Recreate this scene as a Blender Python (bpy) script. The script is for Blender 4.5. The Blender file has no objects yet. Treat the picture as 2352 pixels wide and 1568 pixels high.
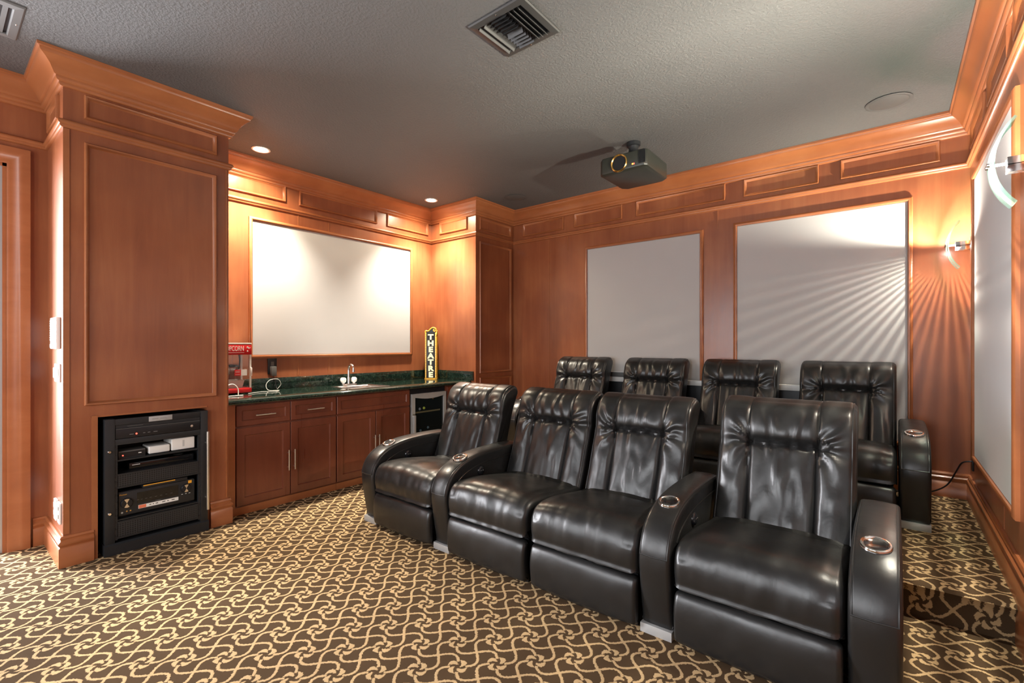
import bpy, bmesh, math, random
from mathutils import Vector, Matrix, noise
random.seed(7)
S = bpy.context.scene
COL = S.collection
R = math.radians

# ------------------------------------------------------------------ camera
CAM_H = 1.37
cam_d = bpy.data.cameras.new('camera'); cam = bpy.data.objects.new('camera', cam_d); COL.objects.link(cam)
cam_d.sensor_fit = 'HORIZONTAL'; cam_d.sensor_width = 36.0
cam_d.lens = 36.0 * 1084.6 / 2352.0
cam_d.shift_y = 8.0 / 2352.0
cam_d.clip_start = 0.02
cam.location = (0, 0, CAM_H)
cam.rotation_euler = (R(90), 0, R(38.86))
S.camera = cam

# ------------------------------------------------------------------ world, exposure
w = bpy.data.worlds.new('world'); S.world = w; w.use_nodes = True
bg = w.node_tree.nodes['Background']; bg.inputs[0].default_value = (0.85, 0.92, 1.0, 1); bg.inputs[1].default_value = 0.6
vs = S.view_settings
vs.view_transform = 'Standard'; vs.look = 'None'; vs.gamma = 1.0; vs.use_curve_mapping = False
vs.exposure = 0.38

def area(name, loc, rot, sx, sy, power, col):
    l = bpy.data.lights.new(name, 'AREA'); l.shape = 'RECTANGLE'; l.size = sx; l.size_y = sy
    l.energy = power; l.color = col
    o = bpy.data.objects.new(name, l); COL.objects.link(o); o.location = loc; o.rotation_euler = rot
    return o
# fill lamps added at two made-up front windows, then daylight through the hall door
area('window_daylight', (-3.0, -2.12, 1.55), (R(90), 0, 0), 1.5, 1.7, 62, (0.95, 0.97, 1.0))
area('window_daylight', (-0.9, -2.12, 1.55), (R(90), 0, 0), 1.5, 1.7, 62, (0.95, 0.97, 1.0))
area('hall_daylight', (-6.6, -1.2, 1.6), (R(90), 0, R(-60)), 1.6, 2.2, 620, (0.93, 0.95, 1.0))

# ------------------------------------------------------------------ helpers
def mat(name, col=(.5, .5, .5), rough=.5, metal=0., spec=.5, coat=0., emit=None, es=0., trans=0., ior=1.45, sheen=0.):
    m = bpy.data.materials.new(name); m.use_nodes = True
    b = m.node_tree.nodes['Principled BSDF']
    b.inputs['Base Color'].default_value = (*col, 1); b.inputs['Roughness'].default_value = rough
    b.inputs['Metallic'].default_value = metal; b.inputs['Specular IOR Level'].default_value = spec
    b.inputs['Coat Weight'].default_value = coat; b.inputs['Transmission Weight'].default_value = trans
    b.inputs['IOR'].default_value = ior; b.inputs['Sheen Weight'].default_value = sheen
    if emit: b.inputs['Emission Color'].default_value = (*emit, 1); b.inputs['Emission Strength'].default_value = es
    return m
class NT:
    def __init__(s, m): s.m = m; s.t = m.node_tree; s.b = s.t.nodes['Principled BSDF']
    def n(s, ty, **kw):
        x = s.t.nodes.new(ty)
        for k, v in kw.items(): setattr(x, k, v)
        return x
    def l(s, a, b): s.t.links.new(a, b)
    def math(s, op, a, b=None, c=None):
        x = s.n('ShaderNodeMath', operation=op)
        for i, v in enumerate((a, b, c)):
            if v is None: continue
            if isinstance(v, (int, float)): x.inputs[i].default_value = v
            else: s.l(v, x.inputs[i])
        return x.outputs[0]
    def obj(s): return s.n('ShaderNodeTexCoord').outputs['Object']
    def mapping(s, vec, scale=(1, 1, 1), rot=(0, 0, 0)):
        x = s.n('ShaderNodeMapping'); s.l(vec, x.inputs[0]); x.inputs['Scale'].default_value = scale; x.inputs['Rotation'].default_value = rot
        return x.outputs[0]
    def noise(s, vec, scale, detail=4, rough=.55, dist=0.):
        x = s.n('ShaderNodeTexNoise'); s.l(vec, x.inputs['Vector']); x.inputs['Scale'].default_value = scale
        x.inputs['Detail'].default_value = detail; x.inputs['Roughness'].default_value = rough; x.inputs['Distortion'].default_value = dist
        return x.outputs[0]
    def ramp(s, fac, stops):
        x = s.n('ShaderNodeValToRGB'); s.l(fac, x.inputs[0]); e = x.color_ramp.elements
        while len(e) < len(stops): e.new(.5)
        for i, (p, c) in enumerate(stops): e[i].position = p; e[i].color = (*c, 1)
        return x.outputs[0]
    def mix(s, fac, a, b, mode='MIX'):
        x = s.n('ShaderNodeMix', data_type='RGBA', blend_type=mode)
        for i, v in ((0, fac), (6, a), (7, b)):
            if isinstance(v, (int, float)): x.inputs[i].default_value = v
            elif isinstance(v, tuple): x.inputs[i].default_value = (*v, 1)
            else: s.l(v, x.inputs[i])
        return x.outputs[2]
    def bump(s, h, strength=.3, dist=.01, prev=None):
        x = s.n('ShaderNodeBump'); s.l(h, x.inputs['Height']); x.inputs['Strength'].default_value = strength; x.inputs['Distance'].default_value = dist
        if prev: s.l(prev, x.inputs['Normal'])
        return x.outputs[0]
    def color(s, c): s.l(c, s.b.inputs['Base Color'])
    def normal(s, c): s.l(c, s.b.inputs['Normal'])
    def rough(s, c): s.l(c, s.b.inputs['Roughness'])

def wood(name, dark, mid, light, stretch=(9, 9, .7), rough=.32, coat=.25):
    m = mat(name, mid, rough, coat=coat); t = NT(m); o = t.obj()
    g = t.noise(t.mapping(o, stretch), 1.6, 6, .62, .6)
    blotch = t.noise(t.mapping(o, (1.3, 1.3, .9)), 1.7, 3, .5)
    f = t.math('ADD', t.math('MULTIPLY', g, .36), t.math('MULTIPLY', blotch, .64))
    t.color(t.ramp(f, [(.30, dark), (.5, mid), (.72, light)]))
    fine = t.noise(t.mapping(o, (stretch[0]*14, stretch[1]*14, stretch[2]*8)), 2.2, 2)
    t.normal(t.bump(fine, .04, .004))
    t.rough(t.math('MULTIPLY_ADD', g, .14, rough-.07))
    m.node_tree.nodes['Principled BSDF'].inputs['Coat Roughness'].default_value = .22
    return m
W = wood('cherry_wall_wood', (.205, .058, .024), (.285, .088, .035), (.385, .138, .054))
WT = wood('cherry_trim_wood', (.27, .082, .029), (.34, .112, .040), (.42, .150, .056), stretch=(2.2, 2.2, 7))
WC = wood('dark_cabinet_wood', (.115, .030, .016), (.16, .043, .021), (.215, .062, .029), rough=.30, coat=.3)
CEIL = mat('dark_grey_ceiling', (.108, .107, .106), .62)
t = NT(CEIL); o = t.obj()
k1 = t.ramp(t.noise(o, 58, 5, .6), [(.42, (0, 0, 0)), (.62, (1, 1, 1))])
t.normal(t.bump(k1, .45, .006)); t.color(t.mix(t.noise(o, 1.2, 3), (.098, .097, .096), (.120, .119, .118)))
WHITE = mat('white_plastic', (.80, .78, .74), .35)
HALL = mat('hall_white_paint', (.78, .78, .77), .6)
HALLF = mat('hall_pale_floor', (.55, .53, .50), .35)
BLK = mat('black_powder_metal', (.016, .017, .019), .42)
BLK2 = mat('black_plastic', (.010, .010, .012), .35)
GRYP = mat('grey_plastic', (.10, .095, .09), .45)
CHROME = mat('chrome', (.82, .80, .78), .12, metal=1)
SILV = mat('brushed_silver', (.80, .76, .69), .30, metal=1)
SILVP = mat('silver_paint', (.46, .46, .45), .38, metal=.35)
RED = mat('red_enamel', (.62, .012, .014), .3, coat=.4)
YEL = mat('yellow_enamel', (.85, .46, .045), .35)
CREAM = mat('cream_letter', (.92, .82, .50), .4, emit=(1, .80, .36), es=.35)
GOLD = mat('gold_lens_ring', (.83, .56, .20), .22, metal=1)
RLED = mat('red_led', (.6, .02, .01), .4, emit=(1, .05, .03), es=6)
OLED = mat('amber_led', (.6, .2, .01), .4, emit=(1, .35, .03), es=6)
ORG = mat('orange_sticker', (.85, .40, .03), .45)
LENS = mat('lens_glass', (.012, .012, .014), .05, spec=.8)
PANE = mat('dark_cooler_glass', (.006, .009, .010), .04, spec=.7)
LAMP = mat('downlight_lamp', (1, 1, 1), .5, emit=(1, .92, .80), es=60)
BULB = mat('halogen_bulb', (1, 1, 1), .5, emit=(1, .93, .82), es=45)
SPK = mat('speaker_grille', (.085, .084, .083), .55)
# fabric of the acoustic panels
FAB = mat('grey_acoustic_fabric', (.47, .46, .455), .85, spec=.15, sheen=.15)
t = NT(FAB); o = t.obj()
t.normal(t.bump(t.noise(t.mapping(o, (1, 1, 1)), 420, 1), .12, .002))
t.color(t.mix(t.noise(o, 1.1, 3), (.45, .44, .435), (.51, .50, .495)))
# leather
def leather(name, base):
    m = mat(name, base, .36, spec=.7); t = NT(m); o = t.obj()
    wr = t.noise(t.mapping(o, (9, 9, 6)), 1.7, 3, .5, .6)
    b1 = t.bump(t.noise(o, 180, 2), .05, .002)
    t.normal(t.bump(wr, .08, .016, b1))
    t.rough(t.ramp(t.noise(o, 5.5, 4), [(.35, (.29,)*3), (.7, (.41,)*3)]))
    t.color(t.mix(t.noise(o, 3.0, 4), tuple(c*.8 for c in base), tuple(c*1.25 for c in base)))
    return m
LEA = leather('black_leather', (.0125, .0122, .012))
LEAS = mat('black_stitched_leather', (.020, .019, .018), .33)
# granite
GRAN = mat('green_granite', (.02, .045, .03), .09, spec=.6, coat=.3); t = NT(GRAN); o = t.obj()
n1 = t.noise(o, 26, 8, .75, .8); v = t.n('ShaderNodeTexVoronoi'); t.l(o, v.inputs['Vector']); v.inputs['Scale'].default_value = 75
c1 = t.ramp(n1, [(.36, (.003, .006, .005)), (.50, (.009, .020, .014)), (.62, (.022, .042, .030)), (.76, (.16, .17, .12))])
t.color(t.mix(t.math('MULTIPLY', t.math('LESS_THAN', v.outputs['Distance'], .16), .35), c1, (.17, .15, .09)))
# perforated rack panel
PERF = mat('perforated_rack_steel', (.02, .021, .023), .45); t = NT(PERF); o = t.obj()
sp = t.n('ShaderNodeSeparateXYZ'); t.l(o, sp.inputs[0])
fy = t.math('ABSOLUTE', t.math('SUBTRACT', t.math('FRACT', t.math('MULTIPLY', sp.outputs[1], 76)), .5))
fz = t.math('ABSOLUTE', t.math('SUBTRACT', t.math('FRACT', t.math('MULTIPLY', sp.outputs[2], 76)), .5))
hole = t.math('LESS_THAN', t.math('MAXIMUM', fy, fz), .30)
t.color(t.mix(hole, (.028, .029, .031), (.001, .001, .001)))
# glass of the sconces: thin greenish slab that lets light through
GLS = bpy.data.materials.new('green_edge_glass'); GLS.use_nodes = True
nt = GLS.node_tree; nt.nodes.clear()
out = nt.nodes.new('ShaderNodeOutputMaterial'); tr = nt.nodes.new('ShaderNodeBsdfTransparent'); gl = nt.nodes.new('ShaderNodeBsdfGlossy')
df = nt.nodes.new('ShaderNodeBsdfTranslucent'); mx = nt.nodes.new('ShaderNodeMixShader'); mx2 = nt.nodes.new('ShaderNodeMixShader'); fr = nt.nodes.new('ShaderNodeFresnel')
tr.inputs[0].default_value = (.95, .985, .975, 1); gl.inputs['Roughness'].default_value = .05; df.inputs[0].default_value = (.75, .95, .88, 1); fr.inputs[0].default_value = 1.6
nt.links.new(tr.outputs[0], mx2.inputs[1]); nt.links.new(df.outputs[0], mx2.inputs[2]); mx2.inputs[0].default_value = .012
mx.inputs[0].default_value = .05; nt.links.new(mx2.outputs[0], mx.inputs[1]); nt.links.new(gl.outputs[0], mx.inputs[2]); nt.links.new(mx.outputs[0], out.inputs[0])
GLS2 = GLS.copy(); GLS2.name = 'green_glass_edge'
for n_ in GLS2.node_tree.nodes:
    if n_.type == 'BSDF_TRANSPARENT': n_.inputs[0].default_value = (.35, .70, .60, 1)
GLE = mat('glass_edge', (.45, .80, .70), .15, spec=.6)
# clear acrylic of the popcorn machine
ACR = bpy.data.materials.new('clear_acrylic'); ACR.use_nodes = True
nt = ACR.node_tree; nt.nodes.clear()
out = nt.nodes.new('ShaderNodeOutputMaterial'); tr = nt.nodes.new('ShaderNodeBsdfTransparent'); gl = nt.nodes.new('ShaderNodeBsdfGlossy'); mx = nt.nodes.new('ShaderNodeMixShader')
gl.inputs['Roughness'].default_value = .04; mx.inputs[0].default_value = .10
nt.links.new(tr.outputs[0], mx.inputs[1]); nt.links.new(gl.outputs[0], mx.inputs[2]); nt.links.new(mx.outputs[0], out.inputs[0])

# carpet: pinwheel flowers joined by S-shaped vines
CARP = mat('scroll_carpet', (.06, .04, .025), .95, spec=.03); t = NT(CARP)
o = t.obj(); jit = t.n('ShaderNodeVectorMath', operation='MULTIPLY_ADD'); nz = t.n('ShaderNodeTexNoise'); t.l(o, nz.inputs['Vector']); nz.inputs['Scale'].default_value = 130
t.l(nz.outputs['Color'], jit.inputs[0]); jit.inputs[1].default_value = (.010, .010, .010); t.l(o, jit.inputs[2])
sp = t.n('ShaderNodeSeparateXYZ'); t.l(jit.outputs[0], sp.inputs[0])
PIT = .1195
cu_ = t.math('ADD', t.math('MULTIPLY', sp.outputs[0], 1/PIT), .04)
cv_ = t.math('ADD', t.math('MULTIPLY', t.math('ADD', sp.outputs[1], sp.outputs[2]), 1/PIT), .02)
AMP = .40
def vines(a, b, sgn):
    s_ = t.math('MULTIPLY', t.math('SINE', t.math('MULTIPLY', a, math.pi)), AMP*sgn)
    c_ = t.math('MULTIPLY', t.math('COSINE', t.math('MULTIPLY', a, math.pi)), AMP*math.pi)
    g_ = t.math('SQRT', t.math('ADD', t.math('MULTIPLY', c_, c_), 1.0))
    bm_ = t.math('FLOORED_MODULO', b, 2.0)
    d0 = t.math('ABSOLUTE', t.math('SUBTRACT', bm_, s_))
    d1 = t.math('ABSOLUTE', t.math('SUBTRACT', t.math('ADD', bm_, s_), 1.0))
    d2 = t.math('ABSOLUTE', t.math('SUBTRACT', t.math('SUBTRACT', bm_, s_), 2.0))
    return t.math('DIVIDE', t.math('MINIMUM', t.math('MINIMUM', d0, d1), d2), g_)
dv = t.math('MINIMUM', vines(cu_, cv_, -1), vines(cv_, cu_, 1))
pp = t.math('MULTIPLY', t.math('ADD', cu_, cv_), .5); qq = t.math('MULTIPLY', t.math('SUBTRACT', cu_, cv_), .5)
pp = t.math('SUBTRACT', pp, t.math('ROUND', pp)); qq = t.math('SUBTRACT', qq, t.math('ROUND', qq))
du = t.math('ADD', pp, qq); dw = t.math('SUBTRACT', pp, qq)
rr = t.math('SQRT', t.math('ADD', t.math('MULTIPLY', du, du), t.math('MULTIPLY', dw, dw)))
th = t.math('FLOORED_MODULO', t.math('ADD', t.math('ARCTAN2', dw, du), R(-32)), math.pi/2)
fx = t.math('MULTIPLY', rr, t.math('COSINE', th)); fyy = t.math('MULTIPLY', rr, t.math('SINE', th))
px0, py0, pa = .285*math.cos(R(45)), .285*math.sin(R(45)), R(103)
ex = t.math('SUBTRACT', fx, px0); ey = t.math('SUBTRACT', fyy, py0)
el = t.math('ADD', t.math('MULTIPLY', ex, math.cos(pa)), t.math('MULTIPLY', ey, math.sin(pa)))
es_ = t.math('SUBTRACT', t.math('MULTIPLY', ey, math.cos(pa)), t.math('MULTIPLY', ex, math.sin(pa)))
es_ = t.math('ADD', es_, t.math('MULTIPLY', t.math('MULTIPLY', el, el), -3.6))      # bend the petal into a comma
dp = t.math('SUBTRACT', t.math('SQRT', t.math('ADD', t.math('POWER', t.math('DIVIDE', el, .180), 2.0), t.math('POWER', t.math('DIVIDE', es_, .090), 2.0))), 1.0)
def sstep(x, lo, hi):
    m_ = t.n('ShaderNodeMapRange', interpolation_type='SMOOTHSTEP'); t.l(x, m_.inputs[0]); m_.inputs[1].default_value = lo; m_.inputs[2].default_value = hi
    m_.inputs[3].default_value = 1; m_.inputs[4].default_value = 0
    return m_.outputs[0]
mv = t.math('MULTIPLY', sstep(dv, .040, .066), t.math('GREATER_THAN', rr, .27))
mp = sstep(dp, -.08, .22)
mk = t.math('MAXIMUM', mv, mp)
pile = t.noise(o, 900, 2)
brown = t.mix(pile, (.048, .029, .016), (.118, .076, .043))
tan = t.mix(pile, (.44, .295, .150), (.63, .45, .25))
t.color(t.mix(mk, brown, tan))
t.normal(t.bump(t.math('ADD', t.math('MULTIPLY', pile, .35), mk), .5, .004))

# ------------------------------------------------------------------ mesh helpers
def wloc(o):
    v = Vector((0, 0, 0))
    while o is not None: v += o.location; o = o.parent
    return v
class MB:
    def __init__(s): s.v = []; s.f = []; s.fm = []
    def quad(s, *ps, m=0):
        i = len(s.v); s.v += [tuple(p) for p in ps]; s.f.append(tuple(range(i, i+len(ps)))); s.fm.append(m); return s
    def box(s, x0, x1, y0, y1, z0, z1, m=0):
        i = len(s.v)
        s.v += [(x0, y0, z0), (x1, y0, z0), (x1, y1, z0), (x0, y1, z0), (x0, y0, z1), (x1, y0, z1), (x1, y1, z1), (x0, y1, z1)]
        for f in ((0, 3, 2, 1), (4, 5, 6, 7), (0, 1, 5, 4), (1, 2, 6, 5), (2, 3, 7, 6), (3, 0, 4, 7)):
            s.f.append(tuple(i+k for k in f)); s.fm.append(m)
        return s
    def rings(s, rings, closed=True, cap0=False, cap1=False, m=0):
        n = len(rings[0]); b = len(s.v)
        for r in rings: s.v += [tuple(p) for p in r]
        for a in range(len(rings)-1):
            for k in range(n if closed else n-1):
                k2 = (k+1) % n
                s.f.append((b+a*n+k, b+a*n+k2, b+(a+1)*n+k2, b+(a+1)*n+k)); s.fm.append(m)
        if cap0: s.f.append(tuple(b+k for k in range(n))[::-1]); s.fm.append(m)
        if cap1: s.f.append(tuple(b+(len(rings)-1)*n+k for k in range(n))); s.fm.append(m)
        return s
    def tube(s, path, r, n=8, caps=True, m=0):
        path = [Vector(p) for p in path]; rs = []
        up = Vector((0, 0, 1)); prev = None
        for i, p in enumerate(path):
            d = (path[min(i+1, len(path)-1)] - path[max(i-1, 0)]).normalized()
            if prev is None:
                a = d.cross(up)
                if a.length < 1e-3: a = d.cross(Vector((1, 0, 0)))
            else: a = prev - d*prev.dot(d)
            a.normalize(); prev = a; b = d.cross(a)
            rad = r(i/(len(path)-1)) if callable(r) else r
            rs.append([p + (a*math.cos(2*math.pi*k/n) + b*math.sin(2*math.pi*k/n))*rad for k in range(n)])
        return s.rings(rs, True, caps, caps, m)
    def lathe(s, prof, c, axis='Z', n=24, m=0):
        c = Vector(c); rs = []
        for r, h in prof:
            ring = []
            for k in range(n):
                a = 2*math.pi*k/n; u, v_ = r*math.cos(a), r*math.sin(a)
                ring.append(c + {'Z': Vector((u, v_, h)), 'X': Vector((h, u, v_)), 'Y': Vector((v_, h, u))}[axis])
            rs.append(ring)
        return s.rings(rs, True, prof[0][0] > 1e-4, prof[-1][0] > 1e-4, m)
    def build(s, name, mats, parent=None, smooth=False, bevel=0., label=None, kind=None, xf=None, segs=2):
        off = wloc(parent) if parent else Vector((0, 0, 0))
        vv = [Vector(p) for p in s.v]
        if xf is not None: vv = [xf @ p for p in vv]
        me = bpy.data.meshes.new(name); me.from_pydata([p-off for p in vv], [], s.f)
        mats = mats if isinstance(mats, (list, tuple)) else [mats]
        for mm in mats: me.materials.append(mm)
        for p, k in zip(me.polygons, s.fm): p.material_index = k
        bm = bmesh.new(); bm.from_mesh(me)
        bmesh.ops.remove_doubles(bm, verts=bm.verts, dist=1e-6)
        bmesh.ops.recalc_face_normals(bm, faces=bm.faces)
        if bevel > 0:
            ed = [e for e in bm.edges if len(e.link_faces) == 2 and e.calc_face_angle(0) > .6]
            bmesh.ops.bevel(bm, geom=ed, offset=bevel, segments=segs, profile=.6, affect='EDGES', clamp_overlap=True)
        bm.to_mesh(me); bm.free()
        if smooth or bevel > 0:
            me.shade_smooth()
            me.set_sharp_from_angle(angle=R(50 if smooth else 32))
        o = bpy.data.objects.new(name, me); COL.objects.link(o); o.parent = parent
        if label: o['label'] = label
        if kind: o['kind'] = kind
        return o
def thing(name, label, cat, loc=(0, 0, 0), group=None):
    o = bpy.data.objects.new(name, None); COL.objects.link(o); o.location = loc; o.empty_display_size = .1
    o['label'] = label; o['category'] = cat
    if group: o['group'] = group
    return o
def tag(o, label, cat, group=None):
    o['label'] = label; o['category'] = cat
    if group: o['group'] = group
    return o
def struct(o): o['kind'] = 'structure'; return o
def relief(mb, o, ux, nrm, w_, h_, prof, cap=True, m=0):
    """rectangle w_ x h_ at o (lower left), ux along the wall, z up; rings of (inset, height along nrm)"""
    o = Vector(o); ux = Vector(ux); nrm = Vector(nrm); uz = Vector((0, 0, 1)); rs = []
    for d, h in prof:
        rs.append([o + ux*a + uz*b + nrm*h for a, b in ((d, d), (w_-d, d), (w_-d, h_-d), (d, h_-d))])
    mb.rings(rs, True, False, cap, m); return mb
def text(body, size, loc, ux, uy, m, parent, name='lettering', ext=.001, bold=0., align='CENTER', sx=1.0):
    cu = bpy.data.curves.new('txt', 'FONT'); cu.body = body; cu.size = size; cu.extrude = ext; cu.offset = bold
    cu.align_x = align; cu.align_y = 'CENTER'; cu.resolution_u = 3
    o = bpy.data.objects.new('txt', cu); COL.objects.link(o)
    me = bpy.data.meshes.new_from_object(o.evaluated_get(bpy.context.evaluated_depsgraph_get()))
    bpy.data.objects.remove(o); bpy.data.curves.remove(cu)
    ux = Vector(ux).normalized(); uy = Vector(uy).normalized(); n = ux.cross(uy); loc = Vector(loc)
    off = wloc(parent) if parent else Vector((0, 0, 0))
    for v_ in me.vertices: v_.co = loc + ux*v_.co.x*sx + uy*v_.co.y + n*v_.co.z - off
    me.materials.clear(); me.materials.append(m); me.name = name
    r = bpy.data.objects.new(name, me); COL.objects.link(r); r.parent = parent
    return r
def copy_tree(o, parent=None):
    c = o.copy(); COL.objects.link(c); c.parent = parent
    for ch in list(o.children): copy_tree(ch, c)
    return c
def catmull(pts, n, closed=False):
    P = [Vector(p) for p in pts]; N = len(P); out_ = []
    segs_ = N if closed else N-1
    for i in range(segs_):
        g = (lambda k: P[k % N]) if closed else (lambda k: P[max(0, min(N-1, k))])
        p0, p1, p2, p3 = g(i-1), g(i), g(i+1), g(i+2)
        for k in range(n):
            u = k/n
            out_.append(.5*((2*p1) + (p2-p0)*u + (2*p0-5*p1+4*p2-p3)*u*u + (3*p1-p0-3*p2+p3)*u**3))
    if not closed: out_.append(P[-1])
    return out_

# ------------------------------------------------------------------ room shell
XL, XC, XA, XR = -4.56, -3.985, -4.795, .46      # left wall, column face, alcove wall, right wall
YC0, YC1, YP, YB, YF = .53, 1.463, 4.235, 4.97, -2.2
ZC, ZP = 3.14, .195                               # ceiling, platform
T = .12
fl = MB(); fl.box(XA-T, XR+T, YF-T, YB+T, -.1, 0)
struct(fl.build('floor', CARP))
hf = MB(); hf.box(-8.2, XA-T, -3.4, .9, -.1, -.001); struct(hf.build('floor_hall', HALLF))
pf = MB()
prof = [(3.14, 0), (3.138, .05), (3.125, .13), (3.09, .165), (3.075, .18), (3.085, .192), (3.11, ZP), (YB, ZP), (YB, 0)]
pf.rings([[(x, y, z) for y, z in prof] for x in (-3.42, XR)], True, True, True)
struct(pf.build('floor_platform', CARP, smooth=True))
ce = MB(); ce.box(XA-T, XR+T, YF-T, YB+T, ZC, ZC+.1); struct(ce.build('ceiling', CEIL))
hc = MB(); hc.box(-8.2, XA-T, -3.4, .9, 2.75, 2.85); struct(hc.build('ceiling_hall', HALL))
hw = MB(); hw.box(-8.3, -8.2, -3.4, .9, 0, 2.75); hw.box(-8.3, XL-T, .9, 1.0, 0, 2.75); hw.box(-8.3, XL-T, -3.5, -3.4, 0, 2.75); struct(hw.build('wall_hall', HALL))
# left wall with the doorway
DY0, DY1, DZ = -.62, .335, 2.57
wl = MB(); wl.box(XL-T, XL, YF-T, DY0, 0, ZC); wl.box(XL-T, XL, DY1, YC0+.02, 0, ZC); wl.box(XL-T, XL, DY0, DY1, DZ, ZC)
WL = struct(wl.build('wall_left', W))
# column that holds the rack, with its opening
RY0, RY1, RZ = .693, 1.315, .905
wc = MB()
wc.box(XA, XC, YC0, RY0, 0, ZC); wc.box(XA, XC, RY1, YC1, 0, ZC); wc.box(XA, XC, RY0, RY1, RZ, ZC)
WCOL = struct(wc.build('wall_column', W))
NICHE = MB().box(XA-.02, XA+.02, RY0-.05, RY1+.05, 0, RZ+.05); NI = NICHE.build('niche_back', BLK, WCOL)
wa = MB(); wa.box(XA-T, XA, YC1-.05, YP+.05, 0, ZC); WA = struct(wa.build('wall_alcove', W))
wp = MB(); wp.box(XA-T, XC, YP, YB, 0, ZC); WP = struct(wp.build('wall_pilaster', W))
wb = MB(); wb.box(XA-T, XR+T, YB, YB+T, 0, ZC); WB = struct(wb.build('wall_back', W))
wr = MB(); wr.box(XR, XR+T, YF-T, YB, 0, ZC); WR = struct(wr.build('wall_right', W))
wf = MB()
fill_wins = [(-3.75, -2.25), (-1.65, -.15)]  # openings made up for the fill light behind the camera
wf.box(XL-T, XR+T, YF-T, YF, 0, .7); wf.box(XL-T, XR+T, YF-T, YF, 2.4, ZC)
wf.box(XL-T, fill_wins[0][0], YF-T, YF, .7, 2.4); wf.box(fill_wins[0][1], fill_wins[1][0], YF-T, YF, .7, 2.4); wf.box(fill_wins[1][1], XR+T, YF-T, YF, .7, 2.4)
struct(wf.build('wall_front', W))
for i, (a, b) in enumerate(fill_wins):
    fm = MB(); relief(fm, (b, YF-.03, .7), (-1, 0, 0), (0, 1, 0), b-a, 1.7, [(0, 0), (0, .05), (.06, .05), (.06, 0)], cap=False)
    struct(fm.build('window_%d' % (i+1), WT))  # unseen frame, added to go with the fill lamps

# mouldings swept along the walls -----------------------------------------
PATH = [(XL, YF), (XL, YC0), (XC, YC0), (XC, YC1), (XA, YC1), (XA, YP), (XC, YP), (XC, YB), (XR, YB), (XR, YF)]
def offset_path(path, d):
    out_ = []
    for i, p in enumerate(path):
        p = Vector(p)
        def nr(a, b): e = (Vector(b)-Vector(a)).normalized(); return Vector((e.y, -e.x))
        if i == 0: n = nr(path[0], path[1]); out_.append(p+n*d)
        elif i == len(path)-1: n = nr(path[-2], path[-1]); out_.append(p+n*d)
        else:
            n1, n2 = nr(path[i-1], path[i]), nr(path[i], path[i+1]); out_.append(p+(n1+n2)*d)
    return out_
trim_n = [0]
def sweep(prof, path, name=None, m=WT, skip=()):
    offs = [(offset_path(path, d), z) for d, z in prof]; res = []
    for i in range(len(path)-1):
        if i in skip: continue
        mb = MB(); mb.rings([[(o_[i+k].x, o_[i+k].y, z) for o_, z in offs] for k in (0, 1)], False)
        trim_n[0] += 1
        res.append(struct(mb.build(name or 'trim_%d' % trim_n[0], m, smooth=True)))
    return res
crown = [(0, 2.965), (.014, 2.965), (.020, 2.972), (.020, 2.985), (.032, 2.990), (.036, 3.000), (.036, 3.012), (.046, 3.016), (.052, 3.030), (.066, 3.058), (.088, 3.082), (.106, 3.096), (.114, 3.104), (.116, 3.118), (.126, 3.122), (.128, ZC-.001), (0, ZC-.001)]
sweep(crown, PATH)
rail = [(0, 2.715), (.010, 2.715), (.016, 2.722), (.016, 2.732), (.024, 2.738), (.027, 2.748), (.022, 2.758), (.010, 2.764), (0, 2.764)]
sweep(rail, PATH)
base = [(.022, 0), (.022, .118), (.016, .124), (.018, .134), (.024, .140), (.024, .152), (.012, .162), (.012, .172), (.016, .178), (.010, .190), (0, .192)]
bl_ = [(p[0], p[1]) for p in base]
def bsweep(pts, z0, nm):
    off = sweep([(d, z+z0) for d, z in base], pts, nm)
    return off
bsweep([(XL, .455), (XL, YC0), (XC, YC0), (XC, RY0-.02)], 0, 'baseboard_left')
bsweep([(XC, RY1+.02), (XC, YC1), (XC-.1, YC1)], 0, 'baseboard_column')
bsweep([(XL, YF), (XL, DY0-.12)], 0, 'baseboard_left')
bsweep([(-4.0, YP), (XC, YP), (XC, YB-.02)], 0, 'baseboard_pilaster')
for o_, nm_ in zip(bsweep([(-3.42, YB), (XR, YB), (XR, YF)], ZP, 'baseboard_back'), ('baseboard_back', 'baseboard_right')): o_.name = nm_
MB().box(XR-.0219, XR, YF, 3.15, 0, ZP+.002).build('skirting_board', WT, WR)

# applied picture-frame mouldings and frieze panels, children of their wall
PMOLD = [(0, 0), (0, .013), (.005, .019), (.011, .018), (.017, .008), (.024, .004), (.026, -.001)]
def pmold(wall, o_, ux, nrm, w_, h_):
    relief_mb = relief(MB(), o_, ux, nrm, w_, h_, PMOLD, cap=False)
    relief_mb.build('panel_moulding', WT, wall, smooth=True)
UY, UX, NX, NY, NXm, NYm = (0, 1, 0), (1, 0, 0), (1, 0, 0), (0, 1, 0), (-1, 0, 0), (0, -1, 0)
FZ0, FH = 2.80, .150
# column
pmold(WCOL, (XC, .628, FZ0), UY, NX, .752, FH)
pmold(WCOL, (XC, .628, .985), UY, NX, .750, 1.665)
pmold(WCOL, (XC-.12, YC0, FZ0), NXm, NYm, .36, FH)
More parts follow.
